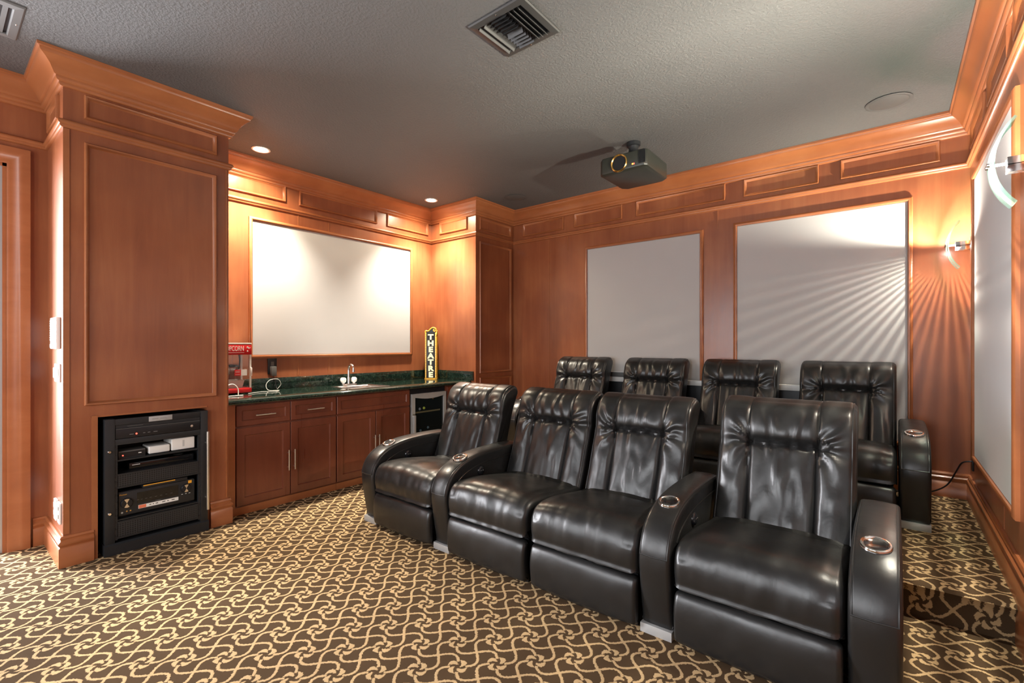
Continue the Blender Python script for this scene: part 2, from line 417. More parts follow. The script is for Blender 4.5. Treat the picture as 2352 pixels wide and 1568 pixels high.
# alcove
for a, b in ((1.55, 2.287), (2.427, 3.377), (3.52, 4.17)): pmold(WA, (XA, a, FZ0+.015), UY, NX, b-a, .165)
pmold(WP, (XA+.17, YP, FZ0+.015), UX, NYm, .50, .155)
pmold(WP, (XC, 4.30, FZ0), UY, NX, .61, FH)
pmold(WP, (XC, 4.30, 1.02), UY, NX, .62, 1.635)
pmold(WP, (XC, 4.30, .30), UY, NX, .62, .665)
for a, b in ((-3.81, -3.178), (-3.022, -2.391), (-2.223, -1.289), (-1.122, -.509), (-.351, .290)):
    pmold(WB, (a, YB, FZ0), UX, NYm, b-a, .165)
y = 4.80
for ln, gap in ((.62, .16), (.64, .16), (.62, .16), (.9, .16), (.9, .16), (.9, .16)):
    pmold(WR, (XR, y, FZ0), NYm, NXm, ln, .165); y -= ln+gap
pmold(WL, (XL, -.7, FZ0), UY, NX, .96, FH)
# veneer seams on the walls: thin raised strips
for x in (-3.12, -2.42, -1.36): MB().box(x-.004, x+.004, YB-.0035, YB+.004, 2.535, 2.714).build('seam_strip', WT, WB)
for yy in (2.42, 2.76): MB().box(XA-.004, XA+.0035, yy-.004, yy+.004, 1.06, 1.25).build('seam_strip', WT, WA); MB().box(XA-.004, XA+.0035, yy-.004, yy+.004, 2.60, 2.714).build('seam_strip', WT, WA)
for z0, z1 in ((.40, .955), ): MB().box(-3.984, -3.9815, YC0+.0, YC0+.03, .2, 2.71).build('seam_strip', WT, WCOL)
MB().box(XR-.0035, XR+.004, 3.56, 3.568, .40, .57).build('seam_strip', WT, WR)
MB().box(-3.40, -3.392, YB-.0035, YB+.004, .4, 2.714).build('seam_strip', WT, WB)
# corner beads of the column face, and frame edge of the rack opening
MB().box(XC-.004, XC+.006, YC1-.022, YC1-.010, .2, 2.71).build('corner_bead', WT, WCOL)
MB().box(XC-.03, XC+.008, RY0-.03, RY0, .0, RZ+.012).build('opening_edge', WT, WCOL)
MB().box(XC-.03, XC+.004, RY0-.03, RY1, RZ, RZ+.012).build('opening_edge', WT, WCOL)

# door casing and jamb at the hall doorway
dc = MB(); CAS = [(0, 0), (0, .010), (.014, .016), (.05, .018), (.058, .026), (.075, .030), (.108, .030), (.108, 0)]
for d0, d1 in ((0, 0),):
    rs = []
    for d, h in CAS:
        e = .108-d     # distance outwards of the opening
        rs.append([(XL+h, DY0-.0-(.108-e), 0), (XL+h, DY0-(.108-e), DZ+(.108-e)), (XL+h, DY1+(.108-e), DZ+(.108-e)), (XL+h, DY1+(.108-e), 0)])
    dc.rings(rs, False)
DO = struct(dc.build('door_1', WT, smooth=True))
jm = MB(); jm.box(XL-T, XL, DY1-.02, DY1, 0, DZ); jm.box(XL-T, XL, DY0, DY0+.02, 0, DZ); jm.box(XL-T, XL, DY0, DY1, DZ-.02, DZ); jm.build('jamb', WT, DO)
st = MB(); st.box(XL-.075, XL-.045, DY1-.024, DY1-.0205, .86, .96); st.build('strike_plate', CHROME, DO)
gs = MB(); gs.box(XL-.03, XL-.015, DY1-.045, DY1-.02, 0, DZ-.02); gs.build('weather_strip', SILVP, DO)

# ------------------------------------------------------------------ grey acoustic panels
FRM = [(-.032, 0), (-.032, .016), (-.020, .026), (-.008, .026), (0, .020), (0, .002)]
def acoustic(name, label, wall_o, ux, nrm, w_, h_, bottom=True):
    o_ = Vector(wall_o)
    e = thing(name, label, 'wall panel', o_ + Vector(ux)*w_/2)
    f = MB(); relief(f, o_, ux, nrm, w_, h_, [(0, .0), (0, .007), (.006, .010)], cap=True); f.build('fabric', FAB, e)
    g = MB(); relief(g, o_, ux, nrm, w_, h_, FRM, cap=False); g.build('frame', WT, e, smooth=True)
    return e
acoustic('acoustic_panel', 'wide grey fabric wall panel in a wooden frame above the granite counter', (XA, 1.965, 1.27), UY, NX, 1.905, 1.30)
acoustic('acoustic_panel', 'narrower grey fabric panel on back wall behind the projector, left of wooden divider', (-2.84, YB, .585), UX, NYm, 1.31, 1.925)
acoustic('acoustic_panel', 'large grey fabric panel on the back wall beside the corner sconce', (-1.18, YB, .585), UX, NYm, 1.275, 1.942)
acoustic('acoustic_panel', 'grey fabric panel on the side wall between the two glass sconces', (XR, 4.645, .585), NYm, NXm, 1.44, 1.955)
acoustic('acoustic_panel', 'grey fabric panel on the side wall in front of the nearer sconce', (XR, 2.45, .585), NYm, NXm, 1.6, 1.955)
# ledge behind the rear row
lg = thing('wall_ledge', 'narrow white ledge along the back wall behind the rear recliners', 'ledge', (-1.4, 4.93, ZP))
MB().box(-3.2, -.35, 4.895, YB-.030, .958, 1.010).build('ledge_top', WHITE, lg, bevel=.004)
MB().box(-3.2, -.35, 4.905, YB-.030, ZP+.001, .957).build('ledge_front', BLK, lg)
sb = thing('soundbar', 'dark grey box with light top lying on the white ledge behind recliners', 'box', (-2.44, 4.94, 1.0105))
MB().box(-2.62, -2.26, 4.900, 4.935, 1.0105, 1.062).build('body', GRYP, sb, bevel=.003)
MB().box(-2.62, -2.26, 4.900, 4.935, 1.0625, 1.069).build('lid', WHITE, sb)

# ------------------------------------------------------------------ ceiling fittings
def downlight(x, y, label):
    e = thing('recessed_downlight', label, 'light', (x, y, ZC), 'recessed downlights over the counter')
    MB().lathe([(.075, -.001), (.078, -.006), (.072, -.010), (.058, -.006), (.055, -.001)], (x, y, ZC), n=28).build('trim_ring', WHITE, e, smooth=True)
    MB().lathe([(.0, -.004), (.05, -.003), (.054, -.001)], (x, y, ZC), n=24).build('lamp', LAMP, e, smooth=True)
    l = bpy.data.lights.new('downlight', 'SPOT'); l.energy = 330; l.color = (1, .91, .76); l.spot_size = R(100); l.spot_blend = .75; l.shadow_soft_size = .035
    lo = bpy.data.objects.new('downlight', l); COL.objects.link(lo); lo.location = (0, 0, -.02); lo.parent = e
    l = bpy.data.lights.new('downlight_spill', 'SPOT'); l.energy = 70; l.color = (1, .86, .62); l.spot_size = R(156); l.spot_blend = .5; l.shadow_soft_size = .04
    lo = bpy.data.objects.new('downlight_spill', l); COL.objects.link(lo); lo.location = (0, 0, -.02); lo.parent = e
downlight(-4.445, 1.90, 'lit recessed downlight over the popcorn machine end of the counter')
downlight(-4.385, 3.87, 'lit recessed downlight over the theatre sign end of the counter')
def speaker(x, y, r, label):
    e = thing('ceiling_speaker', label, 'speaker', (x, y, ZC))
    MB().lathe([(r, -.001), (r+.004, -.005), (r-.006, -.009), (r-.016, -.006)], (x, y, ZC), n=40).build('bezel', SPK, e, smooth=True)
    MB().lathe([(0, -.007), (r-.02, -.006), (r-.016, -.0045)], (x, y, ZC), n=40).build('grille', SPK, e, smooth=True)
speaker(-3.52, 4.44, .125, 'round grey ceiling speaker near the dark pilaster corner')
speaker(-.022, 4.40, .135, 'round grey ceiling speaker above the corner sconce')
# supply vent with curved vanes
def vent(x0, x1, y0, y1, label, body, blades):
    cx, cy = (x0+x1)/2, (y0+y1)/2
    e = thing('ceiling_vent', label, 'vent', (cx, cy, ZC)); b = .045
    f = MB()
    ring = lambda d, z: [(x0+d, y0+d, z), (x1-d, y0+d, z), (x1-d, y1-d, z), (x0+d, y1-d, z)]
    f.rings([ring(0, ZC-.001), ring(0, ZC-.006), ring(.006, ZC-.012), ring(b-.006, ZC-.016), ring(b, ZC-.012), ring(b, ZC-.001)])
    f.build('frame', body, e)
    MB().box(x0+b, x1-b, y0+b, y1-b, ZC-.0015, ZC-.0005).build('duct', BLK2, e)
    def vane(xc, lean):
        m = MB(); pts = [(xc + lean*.030*math.sin(a), ZC-.004-.030*(1-math.cos(a))) for a in (R(0), R(25), R(50), R(75))]
        m.rings([[(x, yy, z) for x, z in pts] + [(x+.0015*lean, yy, z+.0015) for x, z in reversed(pts)] for yy in (y0+b, y1-b)], True, True, True)
        m.build('vane', body, e, smooth=True)
    if blades:
        for xc, ln in ((x0+b+.030, -1), (x0+b+.066, -1), (x1-b-.040, 1), (x1-b-.070, 1), (x1-b-.098, 1)): vane(xc, ln)
        n = 10
        for i in range(n):
            yy = y0+b+.012+(y1-y0-2*b-.03)*i/(n-1); l_ = -1 if i < n/2 else 1
            m = MB(); m.quad((x0+b+.085, yy, ZC-.006), (x1-b-.10, yy, ZC-.006), (x1-b-.10, yy+.012*l_, ZC-.030), (x0+b+.085, yy+.012*l_, ZC-.030))
            m.quad((x0+b+.085, yy+.0015, ZC-.006), (x1-b-.10, yy+.0015, ZC-.006), (x1-b-.10, yy+.0015+.012*l_, ZC-.030), (x0+b+.085, yy+.0015+.012*l_, ZC-.030))
            m.build('blade', body, e)
    else:
        n = 7
        for i in range(n):
            yy = y1-b-.025-i*.045
            MB().box(x0+b, x1-b, yy-.010, yy+.010, ZC-.010, ZC-.006).build('vane', body, e)
    for yy in (y0+.02, y1-.02): MB().lathe([(0, -.017), (.004, -.016), (.005, -.013)], (cx, yy, ZC), n=8).build('screw', CHROME, e)
    return e
VG = mat('dark_vent_metal', (.045, .044, .043), .36, metal=.1)
VG2 = mat('grey_vent_metal', (.15, .15, .15), .45)  # lighter than the other vent: daylight on the grille put into its colour
vent(-1.835, -1.455, 1.885, 2.24, 'square grey ceiling vent with curved louvres above the front recliners', VG, True)
vent(-3.95, -3.54, -.15, .33, 'grey slatted ceiling grille beside the hall doorway', VG2, False)

# projector
pj = thing('projector', 'black ceiling projector with gold ringed lens and red indicator', 'projector', (-1.75, 3.87, ZC))
b = MB()
pts = [(-1.965, 3.66), (-1.93, 3.625), (-1.56, 3.625), (-1.535, 3.65), (-1.535, 4.06), (-1.58, 4.10), (-1.92, 4.10), (-1.965, 4.06)]
rg = lambda s_, z: [(-1.75+(x+1.75)*s_, 3.865+(y-3.865)*s_, z) for x, y in pts]
b.rings([rg(.90, 2.812), rg(.985, 2.822), rg(1, 2.832), rg(1, 2.945), rg(.985, 2.955), rg(.95, 2.96)], True, True, True)
b.build('body', mat('projector_shell', (.030, .032, .026), .32), pj, bevel=.003)
MB().lathe([(.075, 0), (.075, -.012), (.068, -.018), (.060, -.012), (.058, 0)], (-1.775, 3.63, 2.885), 'Y', 32).build('lens_ring', GOLD, pj, smooth=True)
MB().lathe([(0, .004), (.03, -.006), (.058, -.002)], (-1.775, 3.625, 2.885), 'Y', 28).build('lens', LENS, pj, smooth=True)
for dx, m_ in ((-1.655, OLED), (-1.643, RLED)): MB().lathe([(0, -.003), (.006, -.002), (.006, .003)], (dx, 3.625, 2.85), 'Y', 10).build('indicator', m_, pj)
for k in range(5): MB().box(-1.60+k*.012, -1.595+k*.012, 3.620, 3.628, 2.842, 2.945).build('vent_fin', BLK2, pj)
MB().lathe([(.060, -.001), (.060, -.03), (.045, -.036), (.040, -.06), (.045, -.09), (.060, -.10), (.060, -.165)], (-1.767, 3.889, ZC), n=20).build('mount_plate', BLK, pj, smooth=True)
MB().box(-1.86, -1.67, 3.80, 3.98, 2.958, 2.975).build('mount_bracket', BLK, pj, bevel=.003)
for dx, dy in ((-.08, -.08), (.08, -.08), (.08, .08), (-.08, .08)): MB().tube([(-1.767+dx, 3.889+dy, 2.97), (-1.767+dx*.3, 3.889+dy*.3, 3.03)], .006, 6).build('mount_arm', SILVP, pj)

# ------------------------------------------------------------------ wall sconces
def sconce_dist(l):
    """luminous distribution of the halogen behind the ribbed glass: mostly upward, ribbed fan downward"""
    l.use_nodes = True; nt = l.node_tree; em = nt.nodes['Emission']
    N = lambda ty, **k: [setattr(x, a, b) or x for x in [nt.nodes.new(ty)] for a, b in (k or {'label': ''}).items()][-1]
    def M(op, a, b=None, c=None):
        x = N('ShaderNodeMath', operation=op)
        for i, v_ in enumerate((a, b, c)):
            if v_ is None: continue
            if isinstance(v_, (int, float)): x.inputs[i].default_value = v_
            else: nt.links.new(v_, x.inputs[i])
        return x.outputs[0]
    tc = nt.nodes.new('ShaderNodeNewGeometry'); sp = nt.nodes.new('ShaderNodeSeparateXYZ'); nt.links.new(tc.outputs['Incoming'], sp.inputs[0])
    dx, dy, dz = sp.outputs
    mr = nt.nodes.new('ShaderNodeMapRange'); mr.interpolation_type = 'SMOOTHSTEP'; nt.links.new(dz, mr.inputs[0])
    mr.inputs[1].default_value = .10; mr.inputs[2].default_value = .42
    up = M('MULTIPLY', mr.outputs[0], M('SUBTRACT', 1.28, dz))          # batwing lobe that washes the ceiling
    dn = M('MAXIMUM', M('MULTIPLY', dz, -1.0), 0.0)
    an = M('ARCTAN2', dx, dz)
    st = M('POWER', M('MULTIPLY_ADD', M('SINE', M('MULTIPLY', an, 66.0)), .5, .5), 1.6)
    fan = M('MULTIPLY', dn, M('MULTIPLY_ADD', st, 1.3, .30))
    s_ = M('ADD', M('ADD', M('MULTIPLY', up, 14.0), .10), M('MULTIPLY', fan, 3.2))
    s_ = M('MULTIPLY', s_, M('SUBTRACT', 1.0, M('MULTIPLY', M('ABSOLUTE', dy), .93)))
    nt.links.new(s_, em.inputs['Strength'])
def sconce(y, label, power):
    z = 2.11; e = thing('wall_sconce', label, 'sconce', (XR, y, z), 'glass wall sconces')
    MB().lathe([(.058, -.002), (.058, -.010), (.050, -.018), (0, -.020)], (XR, y, z), 'X', 28).build('wall_plate', CHROME, e, smooth=True)
    arm = MB(); arm.box(.362, XR-.018, y-.022, y+.022, z-.012, z-.006); arm.box(.362, XR-.018, y-.022, y-.018, z-.04, z+.022); arm.box(.362, XR-.018, y+.018, y+.022, z-.04, z+.022)
    arm.tube([(.322, y+.012, z), (.364, y+.012, z)], .003, 6)
    arm.build('arm', CHROME, e, bevel=.002)
    h, sag, wd, th_ = .175, .066, .055, .011
    rad = (h*h+sag*sag)/(2*sag); amax = math.asin(h/rad); xc = .312+rad
    rs = []
    for k in range(25):
        a = -amax+2*amax*k/24
        wk = wd
        p = lambda rr_, yy: (xc-rr_*math.cos(a), yy, z+rr_*math.sin(a))
        rs.append([p(rad, y-wk), p(rad, y+wk), p(rad-th_, y+wk), p(rad-th_, y-wk)])
    g = MB(); n = 4; b0 = len(g.v)
    for r_ in rs: g.v += r_
    for a in range(24):
        for k in range(4):
            g.f.append((a*4+k, a*4+(k+1) % 4, (a+1)*4+(k+1) % 4, (a+1)*4+k)); g.fm.append(0 if k in (0, 2) else 1)
    g.f += [(3, 2, 1, 0), (96, 97, 98, 99)]; g.fm += [1, 1]
    g.build('glass_shade', [GLS, GLS2], e, smooth=False)
    for dy in (-.02, .02): MB().lathe([(0, -.010), (.008, -.008), (.009, 0)], (.311, y+dy, z), 'X', 12).build('glass_screw', CHROME, e)
    MB().tube([(.330, y, z), (.345, y, z), (.361, y, z)], .005, 10).build('bulb', BULB, e)
    l = bpy.data.lights.new('sconce_light', 'POINT'); l.energy = power; l.color = (1, .89, .76); l.shadow_soft_size = .010
    sconce_dist(l)
    lo = bpy.data.objects.new('sconce_light', l); COL.objects.link(lo); lo.parent = e; lo.location = (-.118, 0, .0)
sconce(2.77, 'curved glass wall sconce with chrome arm between the two side wall panels', 105)
sconce(4.79, 'curved glass wall sconce with chrome arm in the back corner', 50)

# ------------------------------------------------------------------ counter run
XF = -4.10
def door(parent, y0, y1, z0, z1, name='door', rail_=.062):
    m = MB(); relief(m, (XF, y0, z0), UY, NX, y1-y0, z1-z0, [(0, -.001), (0, .018), (.003, .021), (rail_-.006, .021), (rail_, .016), (rail_+.004, .010), (rail_+.012, .010)], cap=True)
    m.build(name, WC, parent, smooth=True)
    return parent.children[-1]
def pull(door_o, p0, p1):
    p0, p1 = Vector(p0), Vector(p1); d = (p1-p0)
    m = MB(); m.tube([p0, p1], .0055, 10)
    for f in (.14, .86): q = p0+d*f; m.tube([q, (XF+.018, q.y, q.z)], .0045, 8)
    m.build('handle', SILV, door_o, smooth=True)
DZ0, DZ1, DRZ0, DRZ1 = .075, .700, .715, .880
def lastchild(p, n): return [c for c in COL.objects if c.parent == p][-1]
c1 = thing('base_cabinet', 'dark cherry base cabinet with two drawers over two doors by the column', 'cabinet', (-4.4, 1.99, 0))
MB().box(XA+.001, XF, YC1+.001, 2.427, .001, .893).build('carcass', WC, c1)
MB().box(XF-.02, XF+.010, YC1+.001, 2.427, .001, .062).build('plinth', WT, c1)
MB().box(XF-.005, XF+.012, YC1+.001, 1.55, .064, .893).build('filler_strip', WT, c1)
for a, b_ in ((1.556, 1.988), (1.994, 2.424)):
    dr = MB(); relief(dr, (XF, a, DRZ0), UY, NX, b_-a, DRZ1-DRZ0, [(0, -.001), (0, .018), (.003, .021), (.040, .021), (.042, .019), (.046, .011), (.048, .010)], cap=True)
    dro = dr.build('drawer', WC, c1); cy = (a+b_)/2
    pull(dro, (XF+.05, cy-.08, .795), (XF+.05, cy+.08, .795))
for a, b_, hy in ((1.556, 1.988, 1.965), (1.994, 2.424, 2.018)):
    d_ = MB(); relief(d_, (XF, a, DZ0), UY, NX, b_-a, DZ1-DZ0, [(0, -.001), (0, .018), (.003, .021), (.060, .021), (.062, .019), (.066, .010), (.068, .009)], cap=True)
    do_ = d_.build('door', WC, c1)
    pull(do_, (XF+.05, hy, .290), (XF+.05, hy, .465))
c2 = thing('base_cabinet', 'dark cherry sink cabinet with one plain front over two doors beside wine cooler', 'cabinet', (-4.4, 2.86, 0))
sk = MB(); sk.box(XF-.03, XF, 2.43, 3.30, .001, .893); sk.box(XA+.001, XF-.03, 2.43, 2.45, .001, .893); sk.box(XA+.001, XF-.03, 3.28, 3.30, .001, .893); sk.box(XA+.001, XF-.03, 2.45, 3.28, .001, .08); sk.build('carcass', WC, c2)
MB().box(XF-.02, XF+.010, 2.43, 3.30, .001, .062).build('plinth', WT, c2)
dr = MB(); relief(dr, (XF, 2.434, DRZ0), UY, NX, .860, DRZ1-DRZ0, [(0, -.001), (0, .018), (.003, .021), (.040, .021), (.042, .019), (.046, .011), (.048, .010)], cap=True); dr.build('false_drawer', WC, c2)
for a, b_, hy in ((2.434, 2.860, 2.838), (2.866, 3.294, 2.888)):
    d_ = MB(); relief(d_, (XF, a, DZ0), UY, NX, b_-a, DZ1-DZ0, [(0, -.001), (0, .018), (.003, .021), (.060, .021), (.062, .019), (.066, .010), (.068, .009)], cap=True)
    do_ = d_.build('door', WC, c2)
    pull(do_, (XF+.05, hy, .290), (XF+.05, hy, .465))
c3 = thing('base_cabinet', 'narrow dark cherry cabinet between the wine cooler and the pilaster', 'cabinet', (-4.4, 4.03, 0))
MB().box(XA+.001, XF, 3.842, YP-.001, .001, .893).build('carcass', WC, c3)
d_ = MB(); relief(d_, (XF, 3.85, .075), UY, NX, .375, .80, [(0, -.001), (0, .018), (.003, .021), (.055, .021), (.062, .014), (.068, .011)], cap=True); d_.build('door', WC, c3)

# worktop with sink cut-out
SY0, SY1, SX0, SX1 = 2.68, 3.10, -4.56, -4.22
ct = thing('granite_worktop', 'polished dark green granite worktop running over the base cabinets', 'worktop', (-4.4, 2.86, .895))
XE = -4.055
m = MB(); z0, z1 = .8945, .93
m.box(XA+.001, SX0, YC1+.001, YP-.001, z0, z1); m.box(SX0, SX1, YC1+.001, SY0, z0, z1); m.box(SX0, SX1, SY1, YP-.001, z0, z1)
edge = [(SX1, z1), (XE-.016, z1), (XE-.006, z1-.005), (XE, z1-.014), (XE, z0+.010), (XE-.006, z0), (SX1, z0)]
m.rings([[(x, yy, z) for x, z in edge] for yy in (YC1+.001, YP-.001)], True, True, True)
m.build('slab', GRAN, ct, smooth=True)
tag(MB().box(XA+.001, XA+.022, YC1+.001, YP-.023, .9305, 1.045).build('granite_upstand', GRAN, bevel=.003), 'long dark green granite upstand at the back of the worktop', 'upstand')
tag(MB().box(XA+.001, XC-.03, YP-.022, YP-.001, .9305, 1.045).build('granite_upstand', GRAN, bevel=.003), 'short dark green granite upstand against the pilaster side', 'upstand')
# sink and faucet
STEEL = mat('stainless_steel', (.70, .69, .67), .22, metal=1)
s_ = thing('bar_sink', 'small square stainless bar sink set in the granite worktop', 'sink', (-4.39, 2.89, .93))
rr_ = lambda d, z: [(SX0+d, SY0+d, z), (SX1-d, SY0+d, z), (SX1-d, SY1-d, z), (SX0+d, SY1-d, z)]
m = MB(); m.rings([rr_(-.025, .9308), rr_(-.025, .9335), rr_(-.012, .9355), rr_(.010, .934), rr_(.022, .925), rr_(.035, .80), rr_(.06, .79)], True, False, True); m.build('basin', STEEL, s_, bevel=.006)
fx_, fy_ = -4.615, 2.89
s2 = thing('faucet', 'chrome bar faucet with tall spout and two clear knob handles', 'faucet', (fx_, fy_, .93))
MB().box(fx_-.028, fx_+.028, fy_-.085, fy_+.085, .9305, .950).build('base_plate', CHROME, s2, bevel=.006)
sp_ = catmull([(fx_, fy_, .95), (fx_, fy_, 1.05), (fx_, fy_, 1.11), (fx_+.015, fy_, 1.145), (fx_+.055, fy_, 1.155), (fx_+.085, fy_, 1.135), (fx_+.09, fy_, 1.10)], 5)
MB().tube(sp_, lambda u: .015-.005*u, 12).build('spout', CHROME, s2, smooth=True)
MB().lathe([(.014, 0), (.014, .03), (0, .03)], (fx_+.09, fy_, 1.078), n=12).build('aerator', CHROME, s2, smooth=True)
KNB = mat('clear_knob', (.82, .80, .77), .12, spec=.8)
for dy in (-.065, .065): MB().lathe([(.014, 0), (.014, .012), (.028, .02), (.032, .04), (.030, .058), (.018, .068), (0, .069)], (fx_, fy_+dy, .95), n=14).build('knob', KNB, s2, smooth=True)

# wine cooler
wcx = thing('wine_cooler', 'built-in wine cooler with silver framed glass door under the worktop', 'wine cooler', (-4.4, 3.57, 0))
MB().box(XA+.03, XF-.012, 3.312, 3.832, .001, .885).build('cabinet_body', BLK2, wcx)
Y0, Y1, Z0, Z1 = 3.318, 3.822, .10, .832
fm = MB()
fm.box(XF-.005, XF+.03, Y0, Y0+.045, Z0, Z1); fm.box(XF-.005, XF+.03, Y1-.035, Y1, Z0, Z1); fm.box(XF-.005, XF+.03, Y0+.045, Y1-.035, Z0, Z0+.05)
ar = [(Y0+.045+(Y1-Y0-.08)*k/12, Z1-.042-.022*math.sin(math.pi*k/12)) for k in range(13)]
fm.rings([[(XF+h, yy, zz) for h in (-.005, .03)] + [(XF+h, yy, Z1) for h in (.03, -.005)] for yy, zz in ar], True, True, True)
fm.build('door_frame', SILVP, wcx)
MB().box(XF-.008, XF+.012, Y0+.04, Y1-.03, Z0+.04, Z1-.03).build('door_glass', PANE, wcx)
MB().box(XF-.0075, XF+.0135, Y0+.05, Y1-.08, .615, .632).build('shelf_edge', mat('cooler_shelf', (.09, .08, .04), .5), wcx)
MB().box(XF+.031, XF+.052, Y0+.012, Y0+.040, .16, .60).build('handle', SILVP, wcx, bevel=.004)
MB().box(XF+.028, XF+.033, Y0+.008, Y0+.044, .585, .615).build('handle_bracket', SILV, wcx)
MB().lathe([(.016, 0), (.016, .008), (.010, .010), (0, .009)], (XF+.012, 3.625, .772), 'X', 16).build('lock', CHROME, wcx, smooth=True)
for yy, zz, c_ in ((3.50, .665, (.25, .32, .05)), (3.44, .66, (.12, .14, .16)), (3.45, .42, (.05, .09, .12)), (3.56, .44, (.05, .09, .12))):
    MB().lathe([(0, .010), (.012, .008), (.016, .0)], (XF+.0125, yy, zz), 'X', 12).build('bottle_end', mat('bottle_glass', c_, .15), wcx, smooth=True)

# popcorn machine -----------------------------------------------------------
PX0, PX1, PY0, PY1 = -4.76, -4.55, 1.515, 1.865
p = thing('popcorn_machine', 'red and clear tabletop popcorn machine half hidden behind the column', 'popcorn machine', (-4.66, 1.69, .93))
m = MB(); m.box(PX0, PX1, PY0, PY1, .9405, .982); m.build('base_tray', RED, p, bevel=.006)
for a in (PX0+.03, PX1-.03):
    for b_ in (PY0+.03, PY1-.03): MB().lathe([(.010, 0), (.010, .010)], (a, b_, .9305), n=10).build('foot', BLK2, p)
m = MB(); m.box(PX0, PX1, PY0, PY1, 1.283, 1.375); m.build('top_housing', RED, p, bevel=.006)
MB().box(PX0+.0, PX1+.001, PY0, PY1, 1.376, 1.388).build('top_trim', WHITE, p, bevel=.003)
for a in (PX0+.003, PX1-.012):
    for b_ in (PY0+.003, PY1-.017): MB().box(a, a+.009, b_, b_+.014, .983, 1.282).build('corner_post', WHITE, p)
MB().box(PX1-.010, PX1-.006, PY0+.018, PY1-.018, .984, 1.281).build('front_door', ACR, p)
MB().box(PX1+.001, PX1+.016, PY1-.016, PY1-.002, 1.09, 1.165).build('door_latch', WHITE, p, bevel=.003)
MB().box(PX0+.015, PX1-.013, PY1-.009, PY1-.006, .984, 1.281).build('side_window', ACR, p)
for yy in (1.71, 1.745): MB().tube([(PX0+.08, yy, 1.282), (PX0+.08, yy, 1.17)], .006, 8).build('hanger_rod', CHROME, p)
MB().lathe([(.05, 0), (.058, .01), (.058, .07), (.052, .072), (.05, .01)], (PX0+.10, 1.66, 1.10), n=24).build('kettle', CHROME, p, smooth=True)
MB().lathe([(0, .02), (.05, .014), (.06, 0), (.05, -.004)], (PX0+.10, 1.735, 1.175), n=20).build('kettle_lid', BLK2, p, smooth=True)
MB().tube(catmull([(PX0+.10, 1.80, 1.283), (PX0+.10, 1.805, 1.22), (PX0+.09, 1.80, 1.14)], 6), lambda u: .008-.004*u, 8).build('kettle_cable', BLK2, p, smooth=True)
m = MB(); m.rings([[(PX0+.03+i_, PY0+.03+i_, z), (PX1-.03-i_, PY0+.03+i_, z), (PX1-.03-i_, PY1-.05-i_, z), (PX0+.03+i_, PY1-.05-i_, z)] for i_, z in ((.015, .983), (0, 1.052), (-.004, 1.054))], True, True); m.build('serving_bin', mat('frosted_bin', (.66, .60, .54), .4), p)
stk = MB().box(PX1-.0055, PX1-.0045, 1.745, 1.825, 1.095, 1.150).build('sticker', WHITE, p)
MB().box(PX1-.0044, PX1-.004, 1.722, 1.775, 1.095, 1.150).build('sticker', RED, p)
for zz in (1.105, 1.125, 1.135): MB().box(PX1-.0039, PX1-.0036, 1.728, 1.765, zz, zz+.002).build('sticker_print', WHITE, p)
text('POPCORN', .064, (PX1+.0015, 1.714, 1.336), UY, (0, 0, 1), WHITE, p, ext=.0008, bold=.0004, sx=.55)
for dy, dz, r_ in ((.138, .012, .009), (.148, .004, .006), (.160, .008, .004), (.138, -.022, .007)):
    MB().lathe([(0, .002), (r_, .001), (r_, 0)], (PX1+.001, 1.690+dy, 1.336+dz), 'X', 8).build('popcorn_print', WHITE, p)
MB().box(PX1+.0005, PX1+.0015, PY0+.01, 1.80, 1.300, 1.303).build('stripe_print', WHITE, p)

# socket with charger, cables on the worktop
so = thing('wall_socket', 'black wall socket plate above the granite worktop', 'socket', (XA, 2.155, 1.165))
MB().box(XA+.001, XA+.008, 2.110, 2.198, 1.082, 1.240).build('cover_plate', BLK2, so, bevel=.003)
MB().box(XA+.0085, XA+.0105, 2.140, 2.170, 1.165, 1.205).build('receptacle', GRYP, so)
ch = thing('power_adapter', 'grey plug-in power adapter in the black socket', 'adapter', (XA+.03, 2.16, 1.10))
MB().box(XA+.011, XA+.052, 2.128, 2.178, 1.065, 1.158).build('body', GRYP, ch, bevel=.005)
MB().tube(catmull([(XA+.035, 2.155, 1.066), (XA+.038, 2.165, 1.02), (XA+.05, 2.17, .97), (XA+.07, 2.17, .936)], 6), .0035, 8).build('lead', BLK2, ch, smooth=True)
cb = MB().tube(catmull([(XA+.075, 2.172, .9365), (XA+.09, 2.20, .985), (XA+.10, 2.165, 1.035), (XA+.10, 2.09, 1.03), (XA+.11, 2.05, .985), (XA+.14, 2.06, .9365), (XA+.22, 2.12, .9365), (XA+.28, 2.06, .9365), (XA+.25, 1.95, .9365), (XA+.27, 1.88, .9365), (XA+.33, 1.80, .9365)], 7), .0024, 7).build('white_cable', WHITE, smooth=True)
tag(cb, 'white cable looped on the granite worktop beneath the black socket', 'cable')
cb = MB().tube(catmull([(-4.42, 1.70, .936), (-4.43, 1.70, .99), (-4.43, 1.665, 1.03), (-4.43, 1.62, 1.02), (-4.43, 1.58, .96), (-4.40, 1.55, .9355), (-4.36, 1.66, .9355), (-4.37, 1.72, .9355)], 6), .0048, 8).build('white_cable', WHITE, smooth=True)
tag(cb, 'thick white cable bent up in front of the popcorn machine', 'cable')

